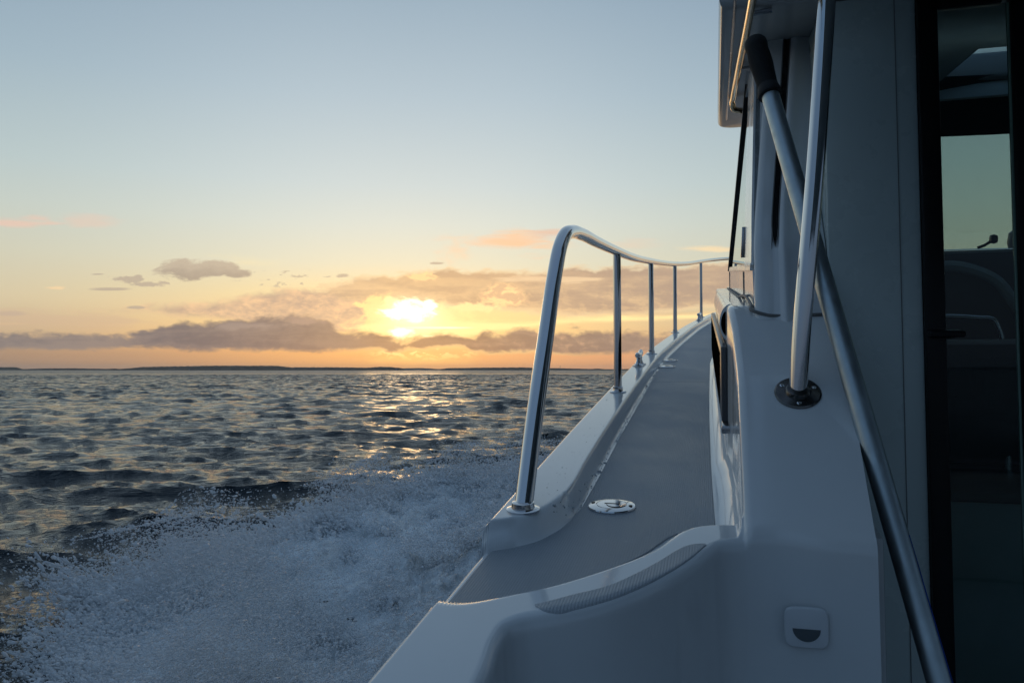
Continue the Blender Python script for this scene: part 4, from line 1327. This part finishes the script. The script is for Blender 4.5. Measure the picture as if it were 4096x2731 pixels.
def foam_mat():
    m, nt, out = new_mat("foam")
    g = nt.nodes.new("ShaderNodeNewGeometry")
    mp = nt.nodes.new("ShaderNodeMapping"); mp.inputs["Rotation"].default_value = (0, 0, R(16)); mp.inputs["Scale"].default_value = (1.0, .30, 1.0)
    nt.links.new(g.outputs["Position"], mp.inputs["Vector"])
    n1 = noise(nt, mp.outputs[0], 3.2, 7, .68); n1.inputs["Distortion"].default_value = .8
    n2 = noise(nt, mp.outputs[0], 34.0, 5, .7)
    n3 = noise(nt, mp.outputs[0], 11.0, 5, .65); n3.inputs["Distortion"].default_value = 1.0
    p = principled(nt, (.5, .55, .6), .45, ior=1.333)
    at = nt.nodes.new("ShaderNodeAttribute"); at.attribute_name = "foam_cover"
    ad = nt.nodes.new("ShaderNodeMath"); ad.operation = 'ADD'; nt.links.new(n1.outputs[0], ad.inputs[0]); nt.links.new(at.outputs["Fac"], ad.inputs[1])
    ad2 = nt.nodes.new("ShaderNodeMath"); ad2.operation = 'MULTIPLY_ADD'; nt.links.new(n3.outputs[0], ad2.inputs[0]); ad2.inputs[1].default_value = .8; nt.links.new(ad.outputs[0], ad2.inputs[2])
    f = maprange(nt, ad2.outputs[0], 1.08, 1.66, 0, 1)
    c = mixcol(nt, f, (.035, .06, .075), (.82, .86, .88))
    nt.links.new(c, p.inputs["Base Color"])
    nt.links.new(maprange(nt, f, 0, 1, .12, .75), p.inputs["Roughness"])
    b = bump(nt, n3.outputs[0], .7, .05)
    b = bump(nt, n2.outputs[0], .8, .02, b)
    nt.links.new(b, p.inputs["Normal"])
    nt.links.new(p.outputs[0], out.inputs[0])
    return m


FOAM = foam_mat()
fo = make_mesh("bow_wave_foam", foamV, grid_faces(len(yy), nf, flip=False), FOAM)
tag(fo, "white foaming bow wave thrown out along the port side of the boat", "foam", kind="stuff")
att = fo.data.attributes.new("foam_cover", 'FLOAT', 'POINT')
cv_ = (.46 * cover + .30 * np.exp(-((F2 - .72) / .3) ** 2) + .12 * ss(8.5, 3.0, Y2) - .24 * np.exp(-(F2 / .42) ** 2) * ss(5.5, 3.2, Y2))
att.data.foreach_set("value", cv_.astype(np.float32).ravel())


def droplets(name, P, r, dirs, stretch, mat, sub=0):
    if sub == 0:
        bv = np.array([(1, 0, 0), (-1, 0, 0), (0, 1, 0), (0, -1, 0), (0, 0, 1), (0, 0, -1)], float)
        bf = np.array([(0, 2, 4), (2, 1, 4), (1, 3, 4), (3, 0, 4), (2, 0, 5), (1, 2, 5), (3, 1, 5), (0, 3, 5)])
    else:
        bm = bmesh.new(); bmesh.ops.create_icosphere(bm, subdivisions=sub, radius=1)
        bv = np.array([v.co[:] for v in bm.verts]); bf = np.array([[v.index for v in f.verts] for f in bm.faces]); bm.free()
    n = len(P)
    d = dirs / np.linalg.norm(dirs, axis=1)[:, None]
    a = np.cross(d, [0.1, .2, 1.0]); a /= np.linalg.norm(a, axis=1)[:, None]; b = np.cross(d, a)
    jit = 1 + .35 * rng.normal(size=(n, len(bv))) if sub == 0 else 1 + .30 * fbm(bv[None, :, 0] * 1.7 + rng.uniform(0, 99, (n, 1)), bv[None, :, 1] * 1.7 + bv[None, :, 2], oct=2, seed=3) * 1.6
    k = np.clip(jit, .35, 2)[..., None] * r[:, None, None]
    V = P[:, None] + k * (bv[None, :, 0:1] * d[:, None] * stretch[:, None, None] + bv[None, :, 1:2] * a[:, None] + bv[None, :, 2:3] * b[:, None])
    F = (bf[None] + (np.arange(n) * len(bv))[:, None, None]).reshape(-1, 3)
    return make_mesh(name, V.reshape(-1, 3), F, mat)


def spray_mat():
    m, nt, out = new_mat("spray_water")
    p = principled(nt, (.86, .89, .92), .25, ior=1.333)
    tr = nt.nodes.new("ShaderNodeBsdfTransparent"); mx = nt.nodes.new("ShaderNodeMixShader"); mx.inputs[0].default_value = .55
    nt.links.new(tr.outputs[0], mx.inputs[1]); nt.links.new(p.outputs[0], mx.inputs[2])
    nt.links.new(mx.outputs[0], out.inputs[0])
    return m


SPR = spray_mat()
# fine spray: dense near the foam, thinning upwards, in clumps
n = 520000
y = np.exp(rng.uniform(np.log(1.6), np.log(10.6), n))
f = np.clip(rng.beta(2.4, 1.25, n) * 1.18, 0, 1.2)
x = hull_x(y) + (out_x(y) - hull_x(y)) * f
cl = fbm(x * 1.4, y * 1.0, oct=4, seed=71, gain=.6)
zz = np.maximum(rng.exponential(.105, n) * (1 + 1.6 * cl) * ss(11, 8, y), 0)
zz *= np.where(y > 6, 1.15, 1.0)
zz = np.minimum(zz, .42)
keepm = (rng.uniform(0, 1, n) < np.clip(.38 - .30 * np.exp(-(f / .45) ** 2) * ss(5.5, 3.2, y) + 2.3 * cl - .35 * ss(.95, 1.2, f), .05, 1)) & (x < hull_x(y) - .12 - zz * .3)
x, y, zz, f = x[keepm], y[keepm], zz[keepm], f[keepm]
base_z = np.maximum(foam_h(f, y, x) * ss(1.15, .9, f), -.05)
P = np.stack([x, y, base_z + zz], -1)
r = np.exp(rng.normal(np.log(.0026), .45, len(P))) * (.45 + .12 * y)
dirs = np.stack([-1.0 + .4 * rng.normal(size=len(P)), -1.6 + .3 * rng.normal(size=len(P)), .5 - 1.0 * rng.uniform(0, 1, len(P))], -1)
sp1 = droplets("spray", P, r, dirs, 1 + rng.exponential(.9, len(P)), SPR)
tag(sp1, "fine white spray hanging over the bow wave", "spray", kind="stuff")
# thrown tongues and blobs along the outer edge
n = 2600
y = np.exp(rng.uniform(np.log(2.2), np.log(8.5), n)); f = rng.normal(.93, .13, n)
cl = fbm(y * 2.2, y * 0, oct=3, seed=90)
x = hull_x(y) + (out_x(y) - hull_x(y)) * f
zz = np.minimum(np.abs(rng.normal(0, .11, n)) * np.clip(.7 + 1.8 * cl, .2, 2), .38)
P = np.stack([x, y, zz + .04], -1)
r = np.exp(rng.normal(np.log(.0055), .5, n)) * np.clip(y / 5, .4, 1.1)
dirs = np.stack([-1.0 + .3 * rng.normal(size=n), -.8 + .3 * rng.normal(size=n), .8 + .5 * rng.normal(size=n)], -1)
sp2 = droplets("splash_drops", P, r, dirs, 1 + rng.exponential(.7, n), SPR, sub=2)
tag(sp2, "larger white splashes breaking from the outer edge of the bow wave", "spray", kind="stuff")

# tongues of water flung outwards and up from the crest of the bow wave
PP, RRr, DD = [], [], []
for k in range(300):
    y0 = float(np.exp(rng.uniform(np.log(2.6), np.log(9.3))))
    f0 = rng.normal(.90, .10) if k % 3 else rng.uniform(.25, .9)
    x0 = float(hull_x(y0) + (out_x(y0) - hull_x(y0)) * f0)
    z0 = float(max(foam_h(np.array(f0), np.array(y0), np.array(x0)), 0)) * .8
    m_ = int(rng.uniform(160, 520)); u_ = rng.beta(1.3, 1.9, m_)
    Lk = rng.uniform(.12, .42) * (1.15 if y0 > 6 else 1.0)
    vx, vy, vz = -rng.uniform(.2, 1.0), -rng.uniform(.1, .7), rng.uniform(.35, 1.0)
    wd_ = .018 + .10 * u_ * rng.uniform(.5, 1.3)
    off = np.clip(rng.normal(0, 1, (m_, 3)), -2.2, 2.2) * wd_[:, None]
    arc = np.stack([x0 + vx * Lk * u_, y0 + vy * Lk * u_, z0 + vz * Lk * u_ - .5 * Lk * u_ ** 2 * vz], -1) + off
    ok = arc[:, 0] < hull_x(arc[:, 1]) - .15
    arc = arc[ok]; u_ = u_[ok]
    PP.append(arc); RRr.append(np.exp(rng.normal(np.log(.0046), .5, len(arc))) * (1.25 - .6 * u_) * min(max(y0 / 5, .4), 1.15))
    DD.append(np.tile([vx, vy, vz], (len(arc), 1)) + .35 * rng.normal(size=(len(arc), 3)))
PP = np.concatenate(PP); RRr = np.concatenate(RRr); DD = np.concatenate(DD)
sp3 = droplets("splash_tongues", PP, RRr, DD, 1 + rng.exponential(.8, len(PP)), SPR, sub=1)
tag(sp3, "torn tongues of white water leaping from the bow wave", "spray", kind="stuff")

# beads of water on the white deck margin
n = 420
s = np.r_[rng.uniform(1.28, 3.6, 300), rng.uniform(1.3, 2.6, 120)]
t = np.where(np.arange(n) < 300, left_edge(s) - rng.uniform(.001, .012, n), rng.uniform(-.33, -.27, n))
r = np.exp(rng.normal(np.log(.0009), .45, n)) * np.where(np.arange(n) < 300, 1.4, .6)
P = B(s, t, H(s, t))
wd = droplets("water_droplets", P, r, np.tile([.3, 1, .1], (n, 1)) + .3 * rng.normal(size=(n, 3)), 1 + rng.exponential(.6, n), simple("bead_water", (.50, .52, .54), .05, ior=1.33), sub=1)
tag(wd, "beads of water lying along the white margin of the side deck", "water drops", kind="stuff")

# ------------------------------------------------------------------ evening haze
m, nt, out = new_mat("evening_haze")
pv = nt.nodes.new("ShaderNodeVolumePrincipled")
pv.inputs["Color"].default_value = (.80, .84, .90, 1); pv.inputs["Density"].default_value = HAZE; pv.inputs["Anisotropy"].default_value = .55
nt.links.new(pv.outputs[0], out.inputs[1])
V = [(x_, y_, z_) for z_ in (-6, 62) for x_, y_ in ((-10500, -10500), (10500, -10500), (10500, 10500), (-10500, 10500))]
hz_o = make_mesh("haze", V, [(0, 3, 2, 1), (4, 5, 6, 7), (0, 1, 5, 4), (1, 2, 6, 5), (2, 3, 7, 6), (3, 0, 4, 7)], m, smooth=False)
tag(hz_o, "thin evening haze over the water", "haze", kind="stuff")

# ------------------------------------------------------------------ camera and render settings
cam = bpy.data.cameras.new("camera"); cam.sensor_width = 36; cam.lens = 36 * 1830 / 2352
cam.clip_start = .02; cam.clip_end = 40000
co = bpy.data.objects.new("camera", cam); COL.objects.link(co)
co.location = tuple(EYE); co.rotation_euler = (R(90 + 2.065), 0, 0)
scene.camera = co
scene.view_settings.view_transform = 'Standard'; scene.view_settings.look = 'None'
scene.view_settings.exposure = 0; scene.view_settings.gamma = 1
scene.render.engine = 'CYCLES'
scene.cycles.use_denoising = True
scene.cycles.max_bounces = 8; scene.cycles.transparent_max_bounces = 16
scene.cycles.sample_clamp_indirect = 6.0; scene.cycles.sample_clamp_direct = 12.0
for o in bpy.data.objects:
    if "_org" in o: del o["_org"]
